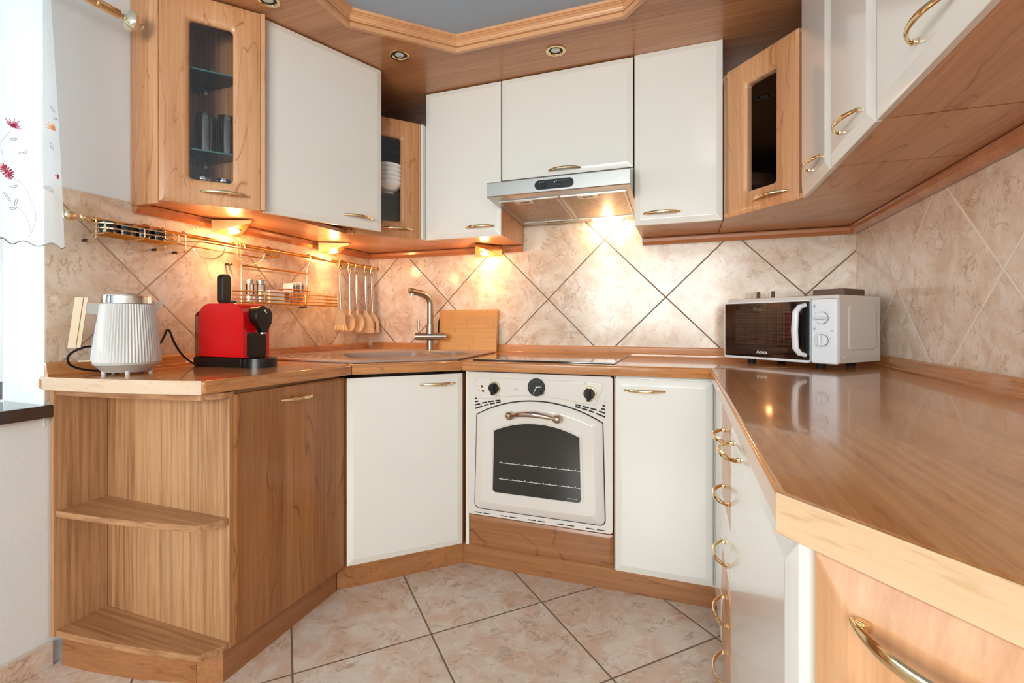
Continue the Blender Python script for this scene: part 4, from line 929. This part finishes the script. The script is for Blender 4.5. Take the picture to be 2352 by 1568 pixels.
# cord: loops on the left of the kettle, then on to the wall behind the coffee machine
t = thing('power_cord', 'black cord looping behind the kettle on the left worktop', 'cord', (.03, -1.42, ZT))
T = WT(t); mb = MB(T)
def spline(pts, n=10):
    P = [Vector(p) for p in pts]; out = []
    for i in range(len(P)-1):
        p0, p1, p2, p3 = P[max(i-1, 0)], P[i], P[i+1], P[min(i+2, len(P)-1)]
        for k in range(n):
            u = k/n; out.append(.5*((2*p1)+(p2-p0)*u+(2*p0-5*p1+4*p2-p3)*u*u+(3*p1-p0-3*p2+p3)*u**3))
    return out+[P[-1]]
mb.tube(spline([(.075, -1.37, .849), (.04, -1.43, .855), (.035, -1.475, .875), (.04, -1.48, .905), (.05, -1.45, .925), (.05, -1.41, .93), (.04, -1.375, .95), (.03, -1.385, .98), (.035, -1.37, 1.01), (.03, -1.35, 1.02)]), .0034, M['black'], 8); mb.build('cable', t)
t = thing('power_cord', 'black cord hanging in a peak between kettle and red coffee machine', 'cord', (.03, -1.19, ZT))
T = WT(t); mb = MB(T)
mb.tube(spline([(.055, -1.33, .885), (.055, -1.28, .895), (.05, -1.235, .92), (.038, -1.205, .955), (.033, -1.195, .972), (.035, -1.185, .968), (.05, -1.18, .93), (.07, -1.165, .885), (.085, -1.14, .856), (.1, -1.12, .849)]), .0036, M['black'], 8); mb.build('cable', t)

# ------------------------------------------------------------------ capsule coffee machine
t = thing('coffee_machine', 'red capsule coffee machine with black front on the left worktop', 'coffee machine', (.10, -1.15, ZT), R(1))
# local +x = towards the room (front), -y = towards the camera
mb = MB(); mb.box(.0, .225, 0, .116, 0, .034, M['black'], .006); mb.build('base', t)
def sidep(x0, x1, zb, zt, r0, r1, n=8):
    p = [(x0, zb)]; 
    for k in range(n+1): a = R(180-90*k/n); p.append((x0+r0+r0*math.cos(a), zt-r0+r0*math.sin(a)))
    for k in range(n+1): a = R(90-90*k/n); p.append((x1-r1+r1*math.cos(a), zt-r1+r1*math.sin(a)))
    return p+[(x1, zb)]
mb = MB(); pr = sidep(.026, .234, .0345, .222, .052, .048, 12)
mb.loft([[(x_, y_, z_) for x_, z_ in [(.134+(a-.134)*k, .124+(c-.124)*k2) for a, c in pr]] for y_, k, k2 in ((.0, .985, .985), (.003, 1, 1), (.109, 1, 1), (.112, .985, .985))], M['red']); mb.build('housing', t)
mb = MB(); pr = sidep(.002, .032, .0345, .196, .028, .002)
mb.loft([[(x_, y_, z_) for x_, z_ in pr] for y_ in (.006, .104)], M['tank']); mb.build('water_tank', t)
mb = MB(); X90 = Matrix.Rotation(R(90), 4, 'Y')
mb.lathe([(.034, .0), (.034, .040), (.0365, .043), (.0365, .060), (.033, .064), (.02, .065)], M['black'], 36, T=Matrix.Translation((.207, .056, .176)) @ X90)
mb.loft([[(.250, y0_, z_), (.271, y0_, z_), (.271, y1_, z_), (.250, y1_, z_)] for z_, y0_, y1_ in ((.158, .024, .088), (.140, .034, .078), (.128, .042, .070), (.120, .046, .066))], M['black']); mb.build('brew_head', t)
mb = MB(); mb.lathe([(.010, 0), (.010, .005)], M['chrome'], 16, T=Matrix.Translation((.261, .056, .1155))); mb.build('coffee_outlet', t)
mb = MB(); mb.lathe([(.0045, 0), (.0045, .0006)], M['printw'], 5, T=Matrix.Translation((.2724, .056, .196)) @ X90); mb.lathe([(.003, 0), (.003, .0006)], M['printw'], 5, T=Matrix.Translation((.2724, .061, .189)) @ X90); mb.build('emblem', t)
mb = MB(); mb.loft([[(.2385+dx, p[0], p[2]) for p in rrect(.016, .035, .096, .120, .010, 0)] for dx in (-.006, -.0028)], M['black'])
for k in range(13): mb.box(.2352, .2368, .020, .092, .041+k*.006, .0435+k*.006, M['black'])
mb.build('drip_front', t)
mb = MB(); mb.box(.2255, .245, .002, .114, 0, .033, M['black'], .006); mb.lathe([(.055, 0), (.055, .031), (.052, .033)], M['black'], 40, T=Matrix.Translation((.246, .058, 0))); mb.build('drip_tray', t)
mb = MB(); mb.T = Matrix.Translation((.083, .058, .222)); mb.loft([[(p[0]*1, y_, p[2]) for p in rrect(-.030, 0, .030, .110, .024, 0)] for y_ in (-.022, -.026)]+[], M['black']) if False else None
mb.loft([[(x_, p[0], p[2]) for p in rrect(-.019, -.002, .019, .108, .017, 0, 6)] for x_ in (-.012, .006)]+[[(x_, p[0]*.9, .004+p[2]*.95) for p in rrect(-.019, -.002, .019, .108, .017, 0, 6)] for x_ in (.010,)], M['black']); mb.build('lever', t)
mb = MB(); mb.box(.083, .118, .041, .081, .2215, .234, M['black'], .005); mb.build('lever_hinge', t)

# ------------------------------------------------------------------ wall rail and what hangs on it
RX, RZ = .052, 1.313
t = thing('wall_rail', 'long brass rail along the left tiled wall', 'rail', (RX, -.75, RZ))
Xm = Matrix.Rotation(R(-90), 4, 'X')   # lathe axis -> +y
mb = MB(); mb.tube([(0, -.70, 0), (0, .735, 0)], .0078, M['gold'], 14); mb.build('rod', t)
mb = MB(); mb.lathe([(.006, -.015), (.009, -.012), (.0095, .0), (.0085, .008), (.011, .012), (.011, .018), (.006, .022), (.006, .028), (.013, .034), (.0155, .043), (.0145, .052), (.009, .058), (.002, .060)], M['brassp'], 24, T=Matrix.Translation((0, -.692, 0)) @ Xm @ Matrix.Rotation(R(180), 4, 'X')); mb.build('finial', t)
mb = MB(); mb.lathe([(.009, -.01), (.0105, 0), (.0125, .004), (.0125, .010), (.008, .014)], M['brass'], 20, T=Matrix.Translation((0, .728, 0)) @ Xm); mb.build('finial', t)
for y in (-.495, .02, .505):
    mb = MB(); mb.lathe([(.0235, 0), (.0235, .004), (.018, .009), (.009, .012), (.007, .02), (.007, .046)], M['brass'], 24, T=Matrix.Translation((-RX+.001, y, 0)) @ Matrix.Rotation(R(90), 4, 'Y')); mb.lathe([(.0098, -.013), (.0112, -.011), (.0112, .011), (.0098, .013)], M['brass'], 20, T=Matrix.Translation((0, y, 0)) @ Xm); mb.build('bracket', t)
def hook(mb, y, dz, dx=.0, r=.0022, mat='gold'):
    pts = [(dx-.011, y, RZ-.004)]+[(RX-.0+.0125*math.cos(a)+0, y, RZ+.0125*math.sin(a)) for a in [R(200-25*k) for k in range(9)]]
    return pts
def rail_hook(y, zend, xend): return [(RX-.012, y, RZ-.004)]+[(RX+.0115*math.cos(R(180-30*k)), y, RZ+.0115*math.sin(R(180-30*k))) for k in range(7)]+[(xend, y, zend)]
# spice rack
t = thing('spice_rack', 'small brass wire rack with dark jars at the window end of the rail', 'wire rack', (RX, -1.3, RZ)); T = WT(t); mb = MB(T); g = M['brassp']
ya, yb, xa, xb, zb = -1.432, -1.212, .022, .118, 1.270
for z in (zb+.014, zb+.029):
    mb.tube([(xa, ya, z), (xb-.02, ya, z), (xb, ya+.02, z), (xb, yb-.02, z), (xb-.02, yb, z), (xa, yb, z)], .0022, g, 8)
mb.build('side_wire', t); mb = MB(T)
for k in range(8): x = xa+.008+k*.0122; mb.tube([(x, ya+.002, zb), (x, yb-.002, zb)], .0017, M['gold'], 6)
for y in (ya, (ya+yb)/2, yb): mb.tube([(xa, y, zb-.003), (xb-.002, y, zb-.003), (xb+.002, y, zb+.003), (xb, y, zb+.029)], .0022, g, 8)
mb.build('wire_base', t)
for y in (-1.425, -1.222, -1.15):
    mb = MB(T); mb.tube(rail_hook(y, RZ-.005, RX+.012)+[(RX+.012, y, zb-.012), (RX+.006, y, zb-.018), (.014, y, zb-.018)], .0024, g, 8); hk = mb.build('hook_arm', t)
    mb = MB(T); mb.tube([(.020, y, zb-.018), (.002, y, zb-.018)], .0045, M['black'], 10); mb.build('rubber_tip', hk)
j0 = None
for i, y in enumerate((-1.402, -1.352, -1.300, -1.252)):
    lab = ['dark spice jar at the window end of the brass wire rack', 'second dark spice jar from the window in the brass rack', 'third dark spice jar from the window in the brass rack', 'dark spice jar furthest from the window in the brass rack'][i]
    if j0 is None:
        j0 = thing('spice_jar', lab, 'jar', (.075, y, zb+.002), 0, 'dark spice jars in the wire rack')
        mb = MB(); mb.lathe([(.0205, 0), (.0225, .003), (.0225, .024), (.021, .026)], M['bluejar'], 24); mb.build('jar_body', j0)
        mb = MB(); mb.lathe([(.0222, .0262), (.0228, .028), (.0228, .036), (.021, .0375)], M['black'], 24); mb.build('jar_lid', j0)
    else: copytree(j0, (.075, y, zb+.002), 0, lab)
# ring holder
t = thing('ring_holder', 'brass wire holder with two hanging half rings under the window end light', 'wire rack', (RX, -1.0, RZ)); T = WT(t); mb = MB(T)
mb.tube([(.02, -1.20, 1.283), (.11, -1.135, 1.288), (.118, -1.12, 1.288), (.118, -.80, 1.288), (.10, -.785, 1.286), (.02, -.70, 1.29)], .0028, g, 8)
mb.tube([(.055, -1.20, 1.278), (.060, -.83, 1.272), (.068, -.80, 1.274), (.10, -.77, 1.284)], .0026, M['gold'], 8); mb.build('frame_wire', t)
for yc in (-1.075, -.895):
    mb = MB(T); mb.tube([(.085+.033*math.cos(R(a)), yc+.037*math.cos(R(a)), 1.282-.047*math.sin(R(a))) for a in range(0, 181, 12)], .0026, g, 8); mb.build('half_ring', t)
for y in (-.94, -.925):
    mb = MB(T); mb.tube(rail_hook(y, RZ-.02, RX+.012)+[(RX+.012, y, 1.25), (.02, y, 1.235)], .0026, g, 8); hk = mb.build('hook_arm', t)
    mb = MB(T); mb.tube([(.020, y, 1.235), (.002, y, 1.235)], .0045, M['black'], 10); mb.build('rubber_tip', hk)
# lower basket
t = thing('wire_shelf', 'brass wire shelf basket hanging below the rail behind the coffee machine', 'wire shelf', (RX, -.7, 1.08)); T = WT(t); mb = MB(T)
zb = 1.082
for k, z in enumerate((zb+.012, zb+.028, zb+.044)):
    mb.tube([(.03, -.935, z+.001), (.10, -.905, z), (.122, -.865, z), (.126, -.43, z), (.116, -.415, z), (.03, -.41, z)], .0024, M['gold'], 8)
mb.build('side_wire', t); mb = MB(T)
for k in range(9): x = .035+k*.0105; mb.tube([(x, -.915 if x < .10 else -.87, zb), (x, -.415, zb)], .0018, M['gold'], 6)
for y in (-.865, -.64, -.425): mb.tube([(.03, y, zb-.003), (.120, y, zb-.003), (.126, y, zb+.003), (.125, y, zb+.044)], .0022, M['gold'], 8)
mb.build('wire_base', t)
mb = MB(T); mb.tube([(.046, -.905, 1.232), (.046, -.545, 1.232)], .0036, M['gold'], 8); mb.build('cross_bar', t)
for y in (-.905, -.545):
    mb = MB(T); mb.tube(rail_hook(y, RZ-.01, RX+.012)+[(RX+.010, y, 1.285), (.046, y, 1.250), (.046, y, zb), (.046, y, zb-.008)], .0028, g, 8); up = mb.build('upright', t)
    mb = MB(T); mb.tube([(.046, y, zb-.006), (.03, y, zb-.008), (.002, y, zb-.008)], .004, M['black'], 8); mb.build('rubber_tip', up)
# shaker set
t = thing('shaker_set', 'two glass salt and pepper shakers in a chrome holder on the wire shelf', 'shaker set', (.078, -.870, zb+.002)); 
mb = MB(); mb.tube([(0, .0, .002), (0, 0, .085)]+[(.0, .018-.018*math.cos(R(a)), .085+.028*math.sin(R(a))) for a in range(15, 181, 15)]+[(0, .036, .004)], .0016, M['chrome'], 8); mb.build('holder', t)
for dy, dx in ((-.022, 0), (.02, .012)):
    mb = MB(); mb.lathe([(.0165, 0), (.017, .003), (.017, .028), (.0165, .03)], M['chrome'], 24, T=Matrix.Translation((dx, dy, 0))); sh = mb.build('shaker', t)
    mb = MB(); mb.lathe([(.0155, .0305), (.0155, .072)], M['glass'], 24, T=Matrix.Translation((dx, dy, 0))); mb.lathe([(.0175, .0725), (.018, .074), (.018, .088), (.015, .091)], M['steel'], 24, T=Matrix.Translation((dx, dy, 0))); mb.build('shaker_top', sh)
t = thing('carton', 'flat white carton lying in the wire shelf', 'box', (.078, -.775, zb+.002)); mb = MB(); mb.box(-.032, .040, -.055, .052, 0, .052, M['paper'], .002); mb.build('carton_body', t)
mb = MB(); mb.box(.0402, .0408, .022, .048, .004, .046, M['orangep']); mb.build('printed_panel', t)
t = thing('small_wire_basket', 'small copper wire basket of sachets standing on the wire shelf', 'basket', (.078, -.655, zb+.002)); mb = MB()
for k in range(10):
    f = k/9; mb.tube([(-.03, -.045+.09*f, .001), (-.03-.006, (-.045+.09*f)*1.25, .062)], .0011, M['copper'], 5); mb.tube([(.03, -.045+.09*f, .001), (.036, (-.045+.09*f)*1.25, .062)], .0011, M['copper'], 5)
for z, k in ((.002, 1), (.015, 1.06), (.03, 1.12), (.045, 1.18), (.062, 1.25)): mb.tube([(-.03*k, -.045*k, z), (.03*k, -.045*k, z), (.03*k, .045*k, z), (-.03*k, .045*k, z), (-.03*k, -.045*k, z)], .0014 if z < .06 else .0025, M['copper'], 6)
mb.build('wire_body', t)
for i, (dy, h, a, lab) in enumerate(((-.034, .088, 12, 'leftmost white sachet standing in the small wire basket'), (-.008, .092, -4, 'middle white sachet standing in the small wire basket'), (.018, .096, 6, 'rightmost and tallest pale sachet in the small wire basket'))):
    sct = thing('sachet', lab, 'sachet', (.078, -.655+dy, zb+.005), R(a), 'sachets in the small wire basket')
    mb = MB(); mb.box(-.025, .025, -.0085, .0085, 0, h, M['paper'], .004); mb.build('packet', sct)
    mb = MB(); mb.box(.0251, .0255, -.006, .006, h-.04, h-.012, M['print']); mb.build('packet_print', sct)
# utensils on S hooks
def utensil(kind, name, y, ztop, lab, lean=0, x=.062):
    t = thing(name, lab, 'kitchen utensil', (x, y, ztop), R(lean), 'steel handled utensils hanging from the rail')
    mb = MB(); mb.tube([(0, 0, -.026), (-.001, 0, -.05), (0, .0, -.10), (.003, .003, -.19)], [.0045, .0062, .0066, .0055], M['steel'], 12); mb.build('steel_handle', t)
    mb = MB(); mb.tube([(0, .0045*math.cos(R(a)), -.018+.008*math.sin(R(a))) for a in range(-90, 271, 30)], .0013, M['steel'], 6); mb.build('hanging_loop', t)
    b_ = M['beige']; mb = MB()
    if kind == 'fork':
        mb.loft([[(.003+dx, yy, z) for dx, yy in ((-.003, -w), (.003, -w), (.003, w), (-.003, w))] for z, w in ((-.188, .006), (-.20, .010), (-.215, .018), (-.245, .022), (-.262, .020))], b_)
        for k in range(5):
            yy = -.02+.01*k; mb.tube([(.004, yy, -.255), (.012, yy*1.05, -.272), (.024, yy*1.1, -.280), (.036, yy*1.15, -.272)], [.0042, .004, .0036, .0028], b_, 8)
    elif kind in ('spoon', 'ladle'):
        mb.tube([(.003, .003, -.185), (.003, .003, -.21)], [.007, .008], b_, 10); k2 = 1.0 if kind == 'spoon' else .9
        t2 = bmesh.new(); bmesh.ops.create_uvsphere(t2, u_segments=24, v_segments=12, radius=1)
        bmesh.ops.delete(t2, geom=[v for v in t2.verts if v.co.x > .05], context='VERTS'); bmesh.ops.solidify(t2, geom=t2.faces[:], thickness=.06)
        mb.add(t2, b_, Matrix.Translation((.009, .004, -.245)) @ Matrix.Diagonal((.014*k2, .029*k2, .042*k2, 1)))
    else:
        w2 = .036
        mb.loft([[(.003+dx, yy, z) for dx, yy in ((-.002, -w), (.002, -w), (.002, w), (-.002, w))] for z, w in ((-.185, .006), (-.20, .008), (-.222, .026), (-.235, .031), (-.285, w2), (-.292, w2*.97))], b_)
        if kind == 'slotted':
            for k in (-1, 0, 1): mb.box(.0052, .0058, k*.014-.0025, k*.014+.0025, -.278, -.238, M['brassdk'])
    mb.build('head', t)
    for ch in t.children: ch.scale = (1, 1.2, 1.2)
for i, (kind, name, y, lab) in enumerate((('fork', 'pasta_server', -.335, 'beige toothed pasta server hanging nearest the wire shelf'), ('ladle', 'ladle', -.262, 'beige ladle hanging second from the wire shelf'), ('spoon', 'serving_spoon', -.205, 'beige serving spoon hanging in the middle of the utensils'),
                                  ('turner', 'spatula', -.125, 'beige plain spatula hanging second from the corner'), ('slotted', 'slotted_spatula', -.068, 'beige slotted spatula hanging nearest the wall corner'))):
    zt = RZ-.028-.001*i
    hk = thing('s_hook', ['brass hook holding the pasta server', 'brass hook holding the ladle', 'brass hook holding the serving spoon', 'brass hook holding the plain spatula', 'brass hook holding the slotted spatula'][i], 'hook', (RX, y, RZ), 0, 'hooks on the rail')
    mb = MB(); mb.tube([(-.009, 0, .002)]+[(.0105*math.cos(R(a)), 0, .0105*math.sin(R(a))) for a in range(150, -31, -30)]+[(.003, 0, -.024), (.006, 0, -.036), (.012, 0, -.040), (.017, 0, -.034), (.018, 0, -.028)], .0017, M['gold'], 8); mb.build('hook_wire', hk)
    utensil(kind, name, y, RZ-.022, lab, [-40, -80, -35, -38, -34][i], .066)

# ------------------------------------------------------------------ curtain rod and curtain
t = thing('curtain_rod', 'brass curtain rod with round glass finial above the window', 'curtain rod', (.10, -1.9, 1.95)); 
mb = MB(); mb.tube([(0, -1.3, 0), (0, .515, 0)], .0135, M['brass'], 20); mb.build('rod', t)
mb = MB(); mb.lathe([(.008, 0), (.008, .012), (.012, .016), (.028, .022), (.033, .030), (.030, .040), (.018, .046), (.010, .048), (.008, .06), (.011, .066), (.007, .072)], M['crystal'], 28, T=Matrix.Translation((0, .515, 0)) @ Xm); mb.build('finial', t)
mb = MB(); mb.lathe([(.015, -.004), (.0175, -.003), (.0175, .003), (.015, .004)], M['brassp'], 28, T=Matrix.Translation((0, .455, 0)) @ Xm); mb.build('rod_collar', t)
mb = MB(); mb.tube([(-.098, .30, 0), (-.01, .30, 0)], .006, M['brass'], 10); mb.lathe([(.02, 0), (.02, .005), (.012, .009)], M['brass'], 20, T=Matrix.Translation((-.105, .30, 0)) @ Matrix.Rotation(R(90), 4, 'Y')); mb.build('wall_bracket', t)
t = thing('sheer_curtain', 'sheer white voile curtain embroidered with pink flowers at the window', 'curtain', (.10, -2.0, 1.93)); T = WT(t)
def cpt(u, v, lift=0):
    """u: 0 right edge .. 1 far left; v: 0 top .. 1 hem"""
    y = -1.560-.95*u+.032*v*(1-u)**6
    x = .10+.014*math.sin(u*58+.6*math.sin(v*3))*(.35+.65*v)*(1-.55*min(1, u*3))+.012*math.sin(u*21+1)
    z = 1.925-(.715+.006*math.sin(u*150))*v
    return (x+lift, y, z)
nu, nv = 220, 26
mb = MB(T); t2 = bmesh.new(); gv = [[t2.verts.new(cpt(i/nu, j/nv)) for i in range(nu+1)] for j in range(nv+1)]
for j in range(nv):
    for i in range(nu): t2.faces.new((gv[j][i], gv[j][i+1], gv[j+1][i+1], gv[j+1][i]))
mb.add(t2, M['voile']); cloth = mb.build('voile_panel', t)
mb = MB(T); mb.tube([cpt(i/nu, 1, .001) for i in range(nu+1)], .0014, M['green_thread'], 5); mb.build('hem_stitching', t)
def uv_of(px, py):  # embroidery positions measured as (y, z) on the curtain plane
    y, z = px, py; return (((-1.560+.032*(1.925-z)/.715*max(0, 1-(-1.56-y)/.95)**6)-y)/.95, (1.925-z)/.715)
def stitch(mb, pts, r, mat):
    if r < .0008: pts = [(v.x, v.y) for v in spline([(y, z, 0) for y, z in pts], 6)]
    mb.tube([cpt(*uv_of(y, z), .003) for y, z in pts], r, mat, 5)
def flower(y, z, rad, mat, a0, a1, n):
    mb = MB(T)
    for k in range(n):
        a = R(a0+(a1-a0)*k/(n-1)); l = rad*(1 if k % 2 else .75)
        stitch(mb, [(y, z), (y+.6*l*math.cos(a), z+.6*l*math.sin(a)), (y+l*math.cos(a), z+l*math.sin(a))], .0009, mat)
    mb.build('embroidered_flower', t)
flower(-1.633, 1.509, .021, M['red_thread'], -25, 150, 13)
def bloom(y, z, rad):
    mb = MB(T)
    for ring, n, l0, l1 in ((0, 15, .55, 1), (1, 11, .25, .7), (2, 6, 0, .35)):
        for k in range(n):
            a = 2*math.pi*(k+.5*ring)/n; c = M['red_thread'] if (k+ring) % 3 else M['pink_thread']
            stitch(mb, [(y+rad*l0*math.cos(a), z+rad*l0*math.sin(a)), (y+rad*l1*math.cos(a), z+rad*l1*math.sin(a))], .0017, c)
    mb.build('embroidered_flower', t)
bloom(-1.645, 1.388, .0165)
flower(-1.553, 1.527, .020, M['orange_thread'], 100, 195, 8); flower(-1.544, 1.404, .009, M['red_thread'], 80, 280, 7)
def leaf(y, z, l, a):
    a = R(a); pts = []
    for k in range(13):
        s_ = 2*math.pi*k/12; px = l*math.cos(s_); pz = .32*l*math.sin(s_); pts.append((y+px*math.cos(a)-pz*math.sin(a), z+px*math.sin(a)+pz*math.cos(a)))
    stitch(leafmb, pts, .0006, M['green_thread'])
leafmb = MB(T)
for q in ((-1.630, 1.478, .0075, 0), (-1.560, 1.582, .008, -50), (-1.553, 1.560, .005, 0), (-1.561, 1.477, .009, -70), (-1.566, 1.358, .011, -35), (-1.627, 1.357, .0075, 0), (-1.643, 1.324, .010, -35), (-1.623, 1.316, .008, 80), (-1.629, 1.301, .0085, 3), (-1.613, 1.442, .006, 20), (-1.607, 1.449, .007, 75)): leaf(*q)
for pts in ([(-1.636, 1.501), (-1.655, 1.461), (-1.657, 1.44), (-1.65, 1.406)], [(-1.635, 1.382), (-1.607, 1.354), (-1.587, 1.297), (-1.594, 1.237), (-1.601, 1.22)], [(-1.622, 1.302), (-1.601, 1.273), (-1.594, 1.237)]): stitch(leafmb, pts, .00035, M['green_thread'])
leafmb.build('embroidered_leaves', t)
mb = MB(T)
for k in range(8): y = -1.56-.115*k; mb.tube([(.10+.017*math.cos(R(a)), y, 1.95-.004+.02*math.sin(R(a))) for a in range(0, 361, 24)], .0016, M['green_thread'], 6)
mb.build('curtain_rings', t)
